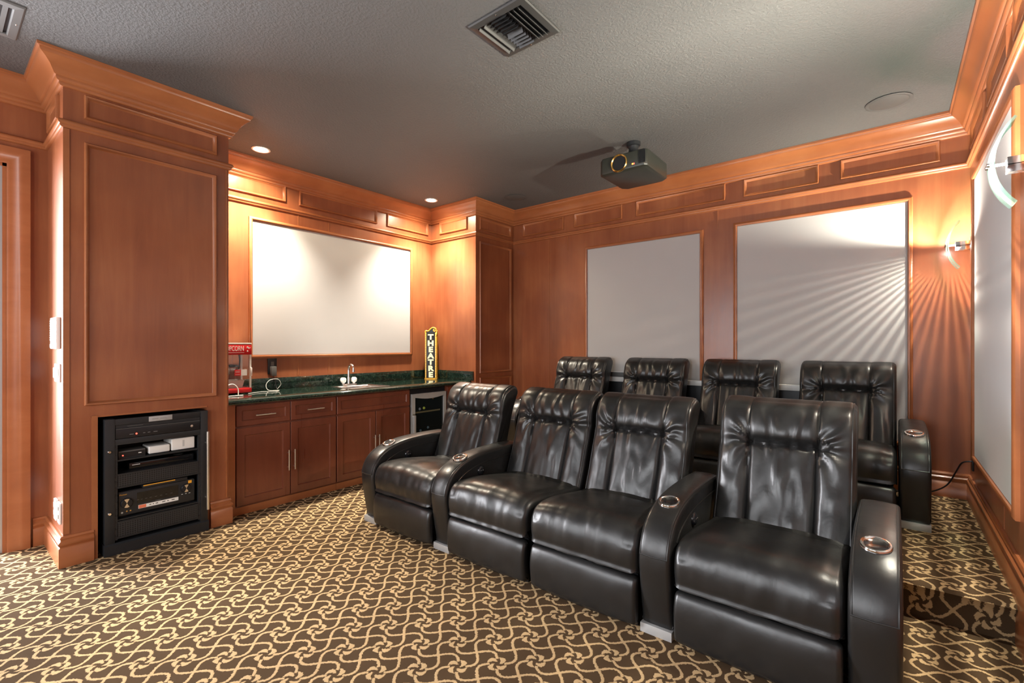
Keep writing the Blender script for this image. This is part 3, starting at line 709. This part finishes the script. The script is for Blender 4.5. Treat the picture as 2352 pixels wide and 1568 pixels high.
# theatre sign ---------------------------------------------------------------
sg = thing('theatre_sign', 'tall yellow and black light up theatre sign in the counter corner', 'sign', (-4.665, 4.12, .93))
ang = math.atan2(.095, .116)
u_ = Vector((math.cos(ang), math.sin(ang), 0)); nn = Vector((u_.y, -u_.x, 0)); zz_ = Vector((0, 0, 1)); oc = Vector((-4.665, 4.12, .9305))
def sp3(a, d, z): return oc + u_*a + nn*d + zz_*z
hw_, dp_, hh = .072, .050, .60
def sbox(a0, a1, d0, d1, z0, z1):
    m = MB(); i = 0
    q = [sp3(a, d, z) for z in (z0, z1) for a, d in ((a0, d0), (a1, d0), (a1, d1), (a0, d1))]
    m.v = [tuple(v_) for v_ in q]
    for f in ((0, 3, 2, 1), (4, 5, 6, 7), (0, 1, 5, 4), (1, 2, 6, 5), (2, 3, 7, 6), (3, 0, 4, 7)): m.f.append(f); m.fm.append(0)
    return m
sbox(-hw_, hw_, -dp_, dp_, .012, hh).build('body', BLK2, sg, bevel=.002)
sbox(-hw_-.006, hw_+.006, -dp_-.006, dp_+.006, 0, .012).build('base', YEL, sg, bevel=.002)
for a in (-hw_, hw_-.016): sbox(a, a+.016, dp_, dp_+.008, .013, hh).build('side_rail', YEL, sg, bevel=.002)
for d in (-dp_, dp_-.014): sbox(hw_, hw_+.006, d, d+.014, .013, hh-.03).build('side_rail', YEL, sg, bevel=.002)
for k in range(26):
    for a in (-hw_+.008, hw_-.008):
        c_ = sp3(a, dp_+.008, .03+k*.022)
        m = MB(); m.lathe([(.0045, 0), (.003, .003), (0, .004)], (0, 0, 0), 'Y', 6)
        m.v = [tuple(Vector(c_) + u_*v_[0] + nn*v_[1] + zz_*v_[2]) for v_ in m.v]; m.build('bulb', CREAM, sg)
# scroll crest
cr = [(-.072, .0), (-.066, .022), (-.045, .018), (-.025, .022), (-.005, .045), (.025, .062), (.055, .056), (.066, .035), (.056, .018), (.036, .020), (.036, .036), (.048, .038)]
MB().tube([sp3(a, dp_-.01, hh+z) for a, z in [(v_[0], v_[1]) for v_ in catmull([(a, z, 0) for a, z in cr], 5)]], .0085, 8).build('scroll_crest', YEL, sg, smooth=True)
MB().tube([sp3(hw_, d, hh-.03+z) for d, z in ((-.05, 0), (-.03, .03), (0, .055), (.03, .045), (.05, .0))], .007, 8).build('scroll_crest', YEL, sg, smooth=True)
ms = MB(); ff = [(-.066, 0), (-.04, .02), (-.02, .024), (.02, .055), (.055, .05), (.06, 0)]
ms.rings([[sp3(a, d, hh+z-.002) for a, z in ff] for d in (dp_-.025, dp_-.012)], True, True, True); ms.build('crest_panel', BLK2, sg)
for i, chh in enumerate('THEATRE'):
    text(chh, .090, sp3(0, dp_+.002, .540-i*.081), u_, (0, 0, 1), CREAM, sg, name='letter', ext=.004, bold=.0045, sx=1.22)
    text(chh, .090, sp3(hw_+.002, 0, .515-i*.079), -nn, (0, 0, 1), YEL, sg, name='letter', ext=.003, bold=.003, sx=.8)

# ------------------------------------------------------------------ equipment rack
XK = -3.955
rk = thing('equipment_rack', 'black steel equipment rack built into the wooden column', 'rack', (-4.2, 1.02, 0))
RA, RB, RI0, RI1 = .723, 1.312, .775, 1.265
for a, b_ in ((RA, RI0), (RI1, RB)): MB().box(XK-.55, XK, a, b_, .075, .885).build('side_post', BLK, rk, bevel=.002)
for a, b_ in ((RI0, RI0+.014), (RI1-.014, RI1)): MB().box(XK-.03, XK-.004, a, b_, .09, .72).build('rack_rail', BLK, rk)
for a in (RI0+.007, RI1-.007):
    for k in range(14): MB().lathe([(0, .004), (.005, .003), (.005, 0)], (XK-.004, a, .12+k*.044), 'X', 8).build('screw', BLK2, rk)
b_ = MB(); b_.rings([[(XK-.55, RA-.004, z), (XK+i_, RA-.004, z), (XK+i_, RB+.004, z), (XK-.55, RB+.004, z)] for i_, z in ((.012, .0015), (.012, .066), (.0, .075))], True, True, True); b_.build('plinth', BLK, rk)
MB().box(XK-.02, XK-.002, RI0, RI1, .843, .883).build('blank_panel', BLK, rk, bevel=.002)
MB().box(XK-.02, XK-.002, RI0, RI1, .712, .750).build('blank_panel', BLK, rk, bevel=.002)
for z0, z1 in ((.427, .522), (.098, .210)):
    MB().box(XK-.02, XK-.003, RI0+.016, RI1-.016, z0+.012, z1-.010).build('perforated_panel', PERF, rk)
    MB().box(XK-.018, XK-.001, RI0+.014, RI1-.014, z1-.010, z1).build('panel_lip', BLK, rk); MB().box(XK-.018, XK-.001, RI0+.014, RI1-.014, z0, z0+.012).build('panel_lip', BLK, rk)
for z in (.604, .512): MB().box(XK-.40, XK-.008, RI0+.0145, RI1-.0145, z, z+.010).build('shelf', BLK, rk)
MB().box(XK-.40, XK-.008, RI0+.0145, RI1-.0145, .214, .222).build('shelf', BLK, rk)
MB().box(XK-.56, XK-.55, RA, RB, .075, .885).build('rear_panel', BLK2, rk)
MB().box(XK-.0015, XK+.001, .955, 1.09, .846, .880).build('name_plate', SILVP, rk, bevel=.0007)
for a, b_, z0, z1 in ((.974, 1.009, .859, .867), (1.0135, 1.0145, .854, .872), (1.019, 1.056, .860, .866)): MB().box(XK+.0008, XK+.0014, a, b_, z0, z1).build('plate_print', mat('faded_print', (.33, .31, .29), .5), rk)
for z in (.675, .273): MB().lathe([(.011, 0), (.011, .006), (.007, .012), (0, .012)], (XK, .747, z), 'X', 14).build('door_stud', CHROME, rk, smooth=True)
hn = MB(); hn.tube([(XK+.045, 1.298, .165), (XK+.045, 1.298, .735)], .009, 12)
for z in (.25, .65): hn.tube([(XK, 1.298, z), (XK+.045, 1.298, z)], .006, 8)
hn.build('handle', SILV, rk, smooth=True)
# devices in the rack
d1 = thing('power_conditioner', 'flat black rack unit with red power light at the rack top', 'rack unit', (XK-.1, 1.02, .752))
MB().box(XK-.3, XK-.0025, RI0+.003, RI1-.003, .753, .818).build('chassis', BLK2, d1, bevel=.002)
MB().box(XK-.3, XK-.006, RI0+.003, RI1-.003, .820, .8415).build('top_bay', BLK, d1)
MB().box(XK-.0024, XK+.001, RI0+.004, RI1-.004, .8155, .8185).build('bright_edge', GRYP, d1)
MB().lathe([(0, .004), (.005, .003), (.005, 0)], (XK-.0025, .888, .775), 'X', 10).build('power_light', RLED, d1)
for yy, wd_ in ((.862, .022), (.930, .012), (.957, .014), (.993, .022)): MB().box(XK-.0025, XK-.0015, yy-wd_/2, yy+wd_/2, .774, .776).build('print', SILVP, d1)
MB().box(XK-.006, XK-.005, .840, .925, .829, .832).build('print', GRYP, d1)
MB().lathe([(0, .004), (.008, .003), (.009, 0)], (XK-.0025, 1.21, .783), 'X', 14).build('button', SILV, d1, smooth=True)
d2 = thing('set_top_box', 'small dark grey set top box with red light on the upper rack shelf', 'media box', (XK-.1, .87, .6145))
MB().box(XK-.20, XK-.035, .800, .945, .6145, .663).build('case', GRYP, d2, bevel=.003)
MB().box(XK-.035, XK-.033, .803, .942, .618, .655).build('front_panel', BLK2, d2)
MB().lathe([(0, .003), (.004, .002), (.004, 0)], (XK-.033, .822, .634), 'X', 8).build('power_light', RLED, d2)
MB().box(XK-.033, XK-.032, .905, .922, .636, .642).build('badge', WHITE, d2)
d3 = thing('white_media_box', 'low white media box in the middle of the upper rack shelf', 'media box', (XK-.1, 1.02, .6145))
MB().box(XK-.19, XK-.03, .962, 1.085, .6185, .670).build('case', WHITE, d3, bevel=.010, segs=3)
MB().box(XK-.17, XK-.05, .99, 1.06, .6145, .6185).build('foot', BLK2, d3)
d4 = thing('white_media_box', 'taller white media box at the end of the upper rack shelf', 'media box', (XK-.1, 1.165, .6145))
MB().box(XK-.22, XK-.03, 1.094, 1.237, .6185, .702).build('case', WHITE, d4, bevel=.008, segs=3)
MB().box(XK-.18, XK-.05, 1.13, 1.20, .6145, .6185).build('foot', BLK2, d4)
MB().box(XK-.030, XK-.0293, 1.160, 1.172, .64, .685).build('button_strip', mat('pale_grey', (.55, .54, .52), .4), d4)
d5 = thing('disc_player', 'glossy black disc player on the lower rack shelf', 'disc player', (XK-.15, 1.04, .5225))
GLB = mat('gloss_black', (.006, .006, .007), .08, spec=.6)
MB().box(XK-.30, XK-.05, .86, 1.235, .5225, .572).build('case', GLB, d5, bevel=.002)
MB().box(XK-.05, XK-.049, .875, .918, .556, .560).build('badge', WHITE, d5)
MB().lathe([(0, .002), (.03, .0015), (.032, 0)], (XK-.12, 1.16, .5725), n=24).build('dial_print', GRYP, d5)
d6 = thing('av_receiver', 'black receiver with two silver-spoked dials and white sticker strip', 'receiver', (XK-.15, 1.02, .2225))
MB().box(XK-.35, XK-.03, .797, 1.232, .2325, .395).build('chassis', BLK2, d6, bevel=.004)
for a in (.83, 1.20):
    for xx in (XK-.30, XK-.07): MB().box(xx-.015, xx+.015, a-.015, a+.015, .2225, .2325).build('foot', BLK2, d6)
MB().box(XK-.03, XK-.020, .797, 1.232, .240, .392).build('fascia', BLK, d6, bevel=.003)
MB().box(XK-.0199, XK-.0185, .895, 1.130, .300, .372).build('display', GLB, d6)
MB().box(XK-.20, XK-.012, .925, 1.185, .398, .418).build('top_lid', BLK, d6, bevel=.002)
MB().box(XK-.0118, XK-.011, .927, 1.11, .410, .416).build('amber_edge', ORG, d6)
for cy, cz, r_ in ((.838, .318, .033), (1.178, .338, .030)):
    MB().lathe([(r_, 0), (r_, .010), (r_*.9, .014), (0, .014)], (XK-.0195, cy, cz), 'X', 28).build('dial', BLK2, d6, smooth=True)
    kb = d6.children[-1] if d6.children else None
    for s in (-1, 1):
        m = MB(); m.quad((XK-.0050, cy, cz), (XK-.0050, cy-r_*.42, cz+s*r_*.80), (XK-.0050, cy, cz+s*r_*.88), (XK-.0050, cy+r_*.42, cz+s*r_*.80)); m.build('dial_spoke', SILV, d6)
st_ = MB().box(XK-.0199, XK-.019, .902, 1.132, .262, .286).build('sticker', WHITE, d6)
MB().box(XK-.0189, XK-.0186, .904, .945, .2635, .2845).build('sticker_print', mat('salmon_print', (.80, .20, .10), .5), d6)
for yy, wd_ in ((.968, .010), (.985, .006), (1.005, .014), (1.045, .018), (1.070, .008), (1.10, .018)): MB().box(XK-.0189, XK-.0186, yy-wd_/2, yy+wd_/2, .272, .278).build('sticker_print', GRYP, d6)
MB().box(XK-.0199, XK-.019, 1.192, 1.214, .368, .388).build('badge', ORG, d6)
text('Pioneer', .013, (XK-.0195, .822, .376), UY, (0, 0, 1), ORG, d6, ext=.0003)
MB().box(XK-.0199, XK-.019, .997, 1.030, .291, .296).build('print', GRYP, d6)
for yy in (.835, .855): MB().lathe([(0, .003), (.005, .002), (.005, 0)], (XK-.0195, yy+.005, .262), 'X', 8).build('jack', GOLD, d6)
MB().lathe([(0, .002), (.006, .001), (.006, 0)], (XK-.0195, .815, .258), 'X', 8).build('jack', SILVP, d6)
for yy in (1.155, 1.178, 1.20): MB().box(XK-.0199, XK-.019, yy-.005, yy+.005, .296, .299).build('print', WHITE, d6)
for yy in (.90, .92, .945, .97, 1.0, 1.03, 1.06, 1.09): MB().box(XK-.0184, XK-.018, yy-.006, yy+.006, .322, .324).build('print', GRYP, d6)

# wall plates on the bright side of the column ---------------------------------
kp = thing('wall_intercom', 'white slatted intercom panel high on the bright side of the column', 'intercom', (-4.17, YC0, 1.44))
MB().box(-4.28, -4.06, YC0-.022, YC0-.001, 1.345, 1.545).build('case', WHITE, kp, bevel=.004)
for k in range(9): MB().box(-4.27, -4.13, YC0-.025, YC0-.0221, 1.40+k*.015, 1.407+k*.015).build('slat', WHITE, kp)
for k in range(3): MB().box(-4.26+k*.03, -4.24+k*.03, YC0-.026, YC0-.0221, 1.355, 1.375).build('key', mat('pale_key', (.62, .58, .52), .5), kp)
sw = thing('light_switch', 'white rocker switch plate under the intercom', 'switch', (-4.14, YC0, 1.19))
MB().box(-4.23, -4.05, YC0-.008, YC0-.001, 1.135, 1.250).build('plate', WHITE, sw, bevel=.002)
for k in range(3): MB().box(-4.215+k*.055, -4.18+k*.055, YC0-.016, YC0-.0081, 1.16, 1.225).build('rocker', WHITE, sw, bevel=.002)
for k, x in enumerate((-4.17, -4.06)):
    ol = thing('outlet_plate', ['white outlet plate low on the column side, farther from the corner edge', 'white outlet plate low on the column side, closer to the corner edge'][k], 'outlet', (x, YC0, .33), 'low outlet plates on the column')
    MB().box(x-.04, x+.04, YC0-.014+k*.003, YC0-.001, .255+.0, .385).build('plate', WHITE, ol, bevel=.002)
    for z in (.285, .335): MB().box(x-.016, x+.016, YC0-.018, YC0-.0141, z, z+.03).build('receptacle', WHITE, ol)
# plug with cable near the platform corner
pl = thing('corner_plug', 'black socket and cable low on the side wall in the corner', 'cable', (XR, 4.79, .5))
MB().box(XR-.010, XR-.001, 4.755, 4.825, .455, .575).build('socket_plate', BLK2, pl, bevel=.002)
MB().tube(catmull([(XR-.01, 4.79, .52), (XR-.06, 4.80, .50), (XR-.09, 4.84, .42), (XR-.14, 4.88, .30), (XR-.24, 4.90, .225), (XR-.36, 4.90, ZP+.006), (XR-.48, 4.88, ZP+.006)], 6), .005, 8).build('cable', BLK2, pl, smooth=True)

# ------------------------------------------------------------------ recliners
SWID = .642
def closed_normals(P):
    N = len(P); A = sum(P[i].x*P[(i+1) % N].y - P[(i+1) % N].x*P[i].y for i in range(N)); sg_ = 1 if A > 0 else -1
    out_ = []
    for i in range(N):
        e = (P[(i+1) % N]-P[i-1]); e = e.normalized() if e.length > 0 else Vector((1, 0)); out_.append(Vector((e.y, -e.x))*sg_)
    return out_
def loft(P, x0, x1, r, nx=2, nr=5, disp=None, squash=1.0):
    """loft closed (y,z) profile P across x with rounded side edges; disp(s, i)->offset along normal"""
    P = [Vector((p[0], p[1])) for p in P]; NRM = closed_normals(P); xs = []
    for k in range(nr): a = k/nr*math.pi/2; xs.append((x0+r-r*math.cos(a), r*(1-math.sin(a))))
    for k in range(nx+1): xs.append((x0+r+(x1-x0-2*r)*k/nx, 0))
    for k in range(nr-1, -1, -1): a = k/nr*math.pi/2; xs.append((x1-r+r*math.cos(a), r*(1-math.sin(a))))
    m = MB(); rs = []; xm, hw2 = (x0+x1)/2, (x1-x0)/2
    for x, ins in xs:
        s = (x-xm)/hw2; ring = []
        for i, (p_, n_) in enumerate(zip(P, NRM)):
            d = -ins*squash + (disp(s, i) if disp else 0)
            q = p_+n_*d; ring.append((x, q.x, q.y))
        rs.append(ring)
    m.rings(rs, True, True, True); m.nring = len(P); m.nsec = len(xs); m.xs = xs
    return m
def g(x, c, w_): return math.exp(-((x-c)/w_)**2)
# backrest profile: front from bottom to top, rolled top, back
BF = catmull([(.575, .335), (.600, .42), (.640, .52), (.683, .64), (.722, .75), (.752, .83), (.776, .905), (.806, .975), (.850, 1.022)], 7)
BT = catmull([(.850, 1.022), (.905, 1.038), (.955, 1.018), (.972, .975), (.955, .935)], 5)
BB = catmull([(.955, .935), (.895, .80), (.835, .60), (.780, .38), (.745, .30), (.62, .295), (.575, .335)], 4)
BACK = [(p.x, p.y) for p in BF] + [(p.x, p.y) for p in BT[1:]] + [(p.x, p.y) for p in BB[1:-1]]
NF = len(BF); NT_ = len(BT)
SEAM = .50            # |s| of the vertical seams
TH = None
zf = [p.y for p in BF]
IH = min(range(NF), key=lambda i: abs(zf[i]-.815))   # horizontal seam index
def make_back_disp(seed):
    rnd = random.Random(seed); ph = [rnd.uniform(0, 6.28) for _ in range(12)]; off = Vector((seed*3.7, 1.3*seed, 0))
    def disp(s, i):
        if i >= NF+NT_-1: return 0.0
        t_ = i/(NF-1) if i < NF else 1+(i-NF+1)/NT_*.25
        th = IH/(NF-1); a = abs(s); d = 0.0
        sm = SEAM - .03*max(0, (th-t_)/th) if t_ < th else SEAM+.02*(t_-th)
        fade = 1.0 if t_ <= 1 else max(0, 1-(t_-1)*5)
        nz_ = noise.noise(Vector((s*4, t_*5, 0))+off)
        up = max(0.0, (t_-th)/(1-th)); roll = .024*math.sin(math.pi*min(1, up)**.8)*(1 if t_ < 1 else fade)
        # bolsters either side
        if a > sm:
            q = (a-sm)/(1-sm); env = 1-.8*min(1, up)
            d += .020*math.sin(math.pi*min(1, q)**.8)*fade*env + roll*.85
            dx, dt = (a-sm)*.32, (t_-th)*.75; rad = math.hypot(dx, dt); an = math.atan2(dt, dx+.02)
            d += fade*.0075*math.exp(-((rad-.06)/.10)**2)*math.sin(an*10+ph[0 if s > 0 else 1]+nz_*2.5)
            d += fade*.0045*max(0, 1-abs(t_-th*.62)/.5)*math.sin(t_*26+q*(6 if s > 0 else -6)+ph[2]+nz_*6)*q*(1.3-q)
        elif t_ < th:
            q = 1-(a/sm)**2; u = t_/th
            d += .016*q**.5*math.sin(math.pi*min(1, u*.96+.04))**.5 + .010*q*u*(1-u)
            d += .0055*math.exp(-((1-u)/.25)**2)*math.sin(s*26+ph[3]+nz_*4)*q
            d += .008*nz_*q + .0030*math.sin((s*7+u*9)+ph[4]+nz_*6)*q*(1-u*.3) + .004*noise.noise(Vector((s*9, t_*5, 4))+off)*q
        else:
            u = up; q = 1-(a/sm)**4
            d += roll + (.012*math.sin(math.pi*min(1, u)**.6)+.012*(1-min(1, u)))*q**.4
            d += .0045*math.sin(s*25+ph[5]+nz_*3.5+u*1.5)*math.exp(-((min(u, 1.1)-.15)/.6)**2)*q
        # seam grooves
        d -= (.016 if t_ < th else .006+.010*max(0, 1-up*4))*g(a, sm, .026)*fade
        if a < sm+.02: d -= .024*g(t_, th, .022)
        elif a < .9: d -= .006*g(t_, th, .02)*(1-(a-sm)/(.9-sm))
        d -= .004*g(a, .955, .018)*fade
        return d
    return disp
SEAT = [(.03, .262), (.002, .30), (-.006, .36), (.004, .415), (.035, .458), (.09, .478), (.20, .480), (.36, .462), (.52, .440), (.66, .425), (.68, .36), (.66, .27), (.35, .255)]
SEATP = [(p.x, p.y) for p in catmull([(a, b_, 0) for a, b_ in SEAT], 5, True)]
def seat_disp(seed):
    off = Vector((seed*2.1, seed, 3)); rnd = random.Random(seed+50); p1 = rnd.uniform(0, 6)
    def disp(s, i):
        y_, z_ = SEATP[i]; d = 0
        if z_ > .40: d += .018*(1-s*s)*min(1, y_/.1 if y_ > 0 else 0) - .008*g(abs(s), .86, .05)
        n_ = noise.noise(Vector((s*3, y_*5, z_*4))+off)
        if y_ < .12: d += .0040*math.sin(s*23+p1+n_*5)*(1-s*s)*g(z_, .38, .10)
        d += .005*n_*(1-s*s)
        if z_ > .40: d -= .010*g(y_, .545, .012)*(1 if abs(s) < .9 else 0)
        return d
    return disp
FOOT = [(p.x, p.y) for p in catmull([(a, b_, 0) for a, b_ in ((.012, .246), (-.006, .20), (-.010, .13), (-.002, .05), (.012, .028), (.05, .026), (.055, .14), (.05, .244))], 4, True)]
def foot_disp(seed):
    off = Vector((seed, 0, 9))
    def disp(s, i): y_, z_ = FOOT[i]; return (.010*(1-s*s) if y_ < .03 else 0)+.003*noise.noise(Vector((s*4, z_*9, 0))+off)
    return disp
ARMP_C = [(.050, .046), (.030, .15), (.008, .28), (.000, .36), (.012, .43), (.050, .498), (.115, .547), (.20, .580), (.30, .600), (.42, .609), (.60, .612), (.78, .608)]
ARMP = [(p.x, p.y) for p in catmull([(a, b_, 0) for a, b_ in ARMP_C], 5)]
ARMC = ARMP + [(.82, .60), (.84, .57), (.845, .50), (.84, .046)]
AW = .152
def arm_y(yq):
    for (a, b_), (c_, d_) in zip(ARMP, ARMP[1:]):
        if a <= yq <= c_ and b_ > .36: f = (yq-a)/(c_-a); return b_+(d_-b_)*f, math.atan2(d_-b_, c_-a)
    return .61, 0
def make_arm(root, x0, x1, knob):
    m = loft(ARMC, x0, x1, .020, 3, 4, lambda s, i: .007*(1-s*s) if i < len(ARMP) else 0)
    a = m.build('armrest', LEA, root, smooth=True)
    front = [(y_, z_) for y_, z_ in ARMP]
    for xx in (x0+.012, x1-.012):
        MB().tube([(xx, y_-.001, z_-.004) for y_, z_ in front if z_ > .385], .0042, 6).build('piping', LEAS, a, smooth=True)
    MB().tube([(x0+.010, .000, .385), ((x0+x1)/2, -.0075, .385), (x1-.010, .000, .385)], .0035, 6).build('seam', LEAS, a, smooth=True)
    MB().box(x0, x1, .028, .075, 0.001, .045).build('foot_plate', SILVP, a, bevel=.002)
    MB().box(x0+.004, x1-.004, .076, .82, 0.001, .0455).build('foot_block', BLK2, a)
    # cup holder on the slope of the arm top
    cy = .205; cz, sl = arm_y(cy); xm = (x0+x1)/2
    T_ = Matrix.Translation((xm, cy, cz+.008)) @ Matrix.Rotation(sl, 4, 'X')
    MB().lathe([(.040, .004), (.044, .008), (.050, .007), (.053, .001), (.052, -.008)], (0, 0, 0), n=28).build('cup_holder', CHROME, a, smooth=True, xf=T_)
    MB().lathe([(0, -.002), (.036, -.0015), (.041, .004)], (0, 0, 0), n=24).build('cup_well', BLK2, a, smooth=True, xf=T_)
    if knob:
        MB().lathe([(.033, 0), (.033, .008), (.028, .014), (.014, .018), (0, .018)], (x1-.001, .335, .487), 'X', 24).build('control_knob', LENS, a, smooth=True)
        for dy in (-.008, .010): MB().lathe([(0, .003), (.005, .002), (.0055, 0)], (x1+.016, .335+dy, .489), 'X', 8).build('knob_button', CHROME, a, smooth=True)
        off_ = [(y_+.03, z_-.068) for y_, z_ in front if z_ > .50]
        MB().tube([(x1+.0005, y_, z_) for y_, z_ in off_], .0032, 6).build('seam', LEAS, a, smooth=True)
    return a
def recliner(label, group, seed, cx, y0, z0, arms, lift=1.0):
    root = thing('recliner', label, 'recliner', (0, 0, 0), group); h = SWID/2
    # seat, footrest, hidden base
    loft(SEATP, -h, h, .045, 26, 5, seat_disp(seed)).build('seat_cushion', LEA, root, smooth=True)
    loft(FOOT, -h+.006, h-.006, .022, 12, 4, foot_disp(seed)).build('footrest', LEA, root, smooth=True)
    MB().box(-h+.02, h-.02, .06, .76, .001, .252).build('base', BLK2, root)
    # back
    m = loft(BACK, -h, h, .034, 56, 6, make_back_disp(seed), .9)
    if lift != 1.0: m.v = [(x, y_, .335+(z-.335)*lift) for x, y_, z in m.v]
    nr_, ns = m.nring, m.nsec; sx = [(x/h) for x, _ in m.xs]
    parts = {'backrest': MB(), 'headrest': MB(), 'lumbar_cushion': MB()}
    for p_ in parts.values(): p_.v = list(m.v)
    for fi, f in enumerate(m.f):
        key = 'backrest'
        if len(f) == 4 and fi < (ns-1)*nr_:
            a, k = divmod(fi, nr_); sc = (sx[a]+sx[min(a+1, ns-1)])/2
            if abs(sc) < SEAM-.008:
                if k < IH: key = 'lumbar_cushion'
                elif k < NF+NT_-4: key = 'headrest'
        parts[key].f.append(f); parts[key].fm.append(0)
    bo = None
    for key in ('backrest', 'headrest', 'lumbar_cushion'):
        pm = parts[key]; used = sorted({i for f in pm.f for i in f}); mp_ = {o_: n_ for n_, o_ in enumerate(used)}
        pm.v = [pm.v[i] for i in used]; pm.f = [tuple(mp_[i] for i in f) for f in pm.f]
        o_ = pm.build(key, LEA, root if key == 'backrest' else bo, smooth=True)
        if key == 'backrest': bo = o_
    # piped seams over the headrest and down the outer edges
    for sgn in (-1, 1):
        ks = min(range(ns), key=lambda a: abs(sx[a]-sgn*SEAM))
        MB().tube([m.v[ks*nr_+k] for k in range(IH, NF+NT_-3, 2)], .0032, 6).build('piping', LEAS, bo, smooth=True)
        ke = min(range(ns), key=lambda a: abs(sx[a]-sgn*.955))
        MB().tube([m.v[ke*nr_+k] for k in range(4, NF+NT_-3, 2)], .0042, 6).build('piping', LEAS, bo, smooth=True)
    for x0, x1, kn in arms: make_arm(root, x0-cx, x1-cx, kn)
    root.location = (cx, y0, z0)
    return root
GF, GR = 'front row of black recliners', 'rear row of black recliners on the platform'
YR1, YR2 = 2.12, 3.905
recliner('black leather recliner with a single arm standing closest to the bar cabinets', GF, 1, -2.736, YR1, 0, [(-3.214, -3.062, True)])
recliner('black leather loveseat recliner with an arm on the cabinet side', GF, 2, -1.936, YR1, 0, [(-2.411, -2.262, True)])
recliner('black leather loveseat recliner without any arm of its own', GF, 3, -1.268, YR1, 0, [])
recliner('black leather front recliner with two arms at the aisle beside the carpeted step', GF, 4, -.458, YR1, 0, [(-.942, -.790, True), (-.130, .030, False)], 1.045)
recliner('black leather rear row recliner nearest the pilaster and bar', GR, 5, -2.772, YR2, ZP, [(-3.250, -3.098, True)])
recliner('black leather rear row recliner in front of the narrower wall panel, second from the bar', GR, 6, -1.916, YR2, ZP, [(-2.418, -2.266, True)])
recliner('black leather rear row recliner before the wooden wall divider, third from the bar', GR, 7, -1.106, YR2, ZP, [(-1.584, -1.432, True)])
recliner('black leather rear row recliner at the aisle end beneath the corner sconce', GR, 8, -.296, YR2, ZP, [(-.774, -.622, True), (.034, .190, False)])
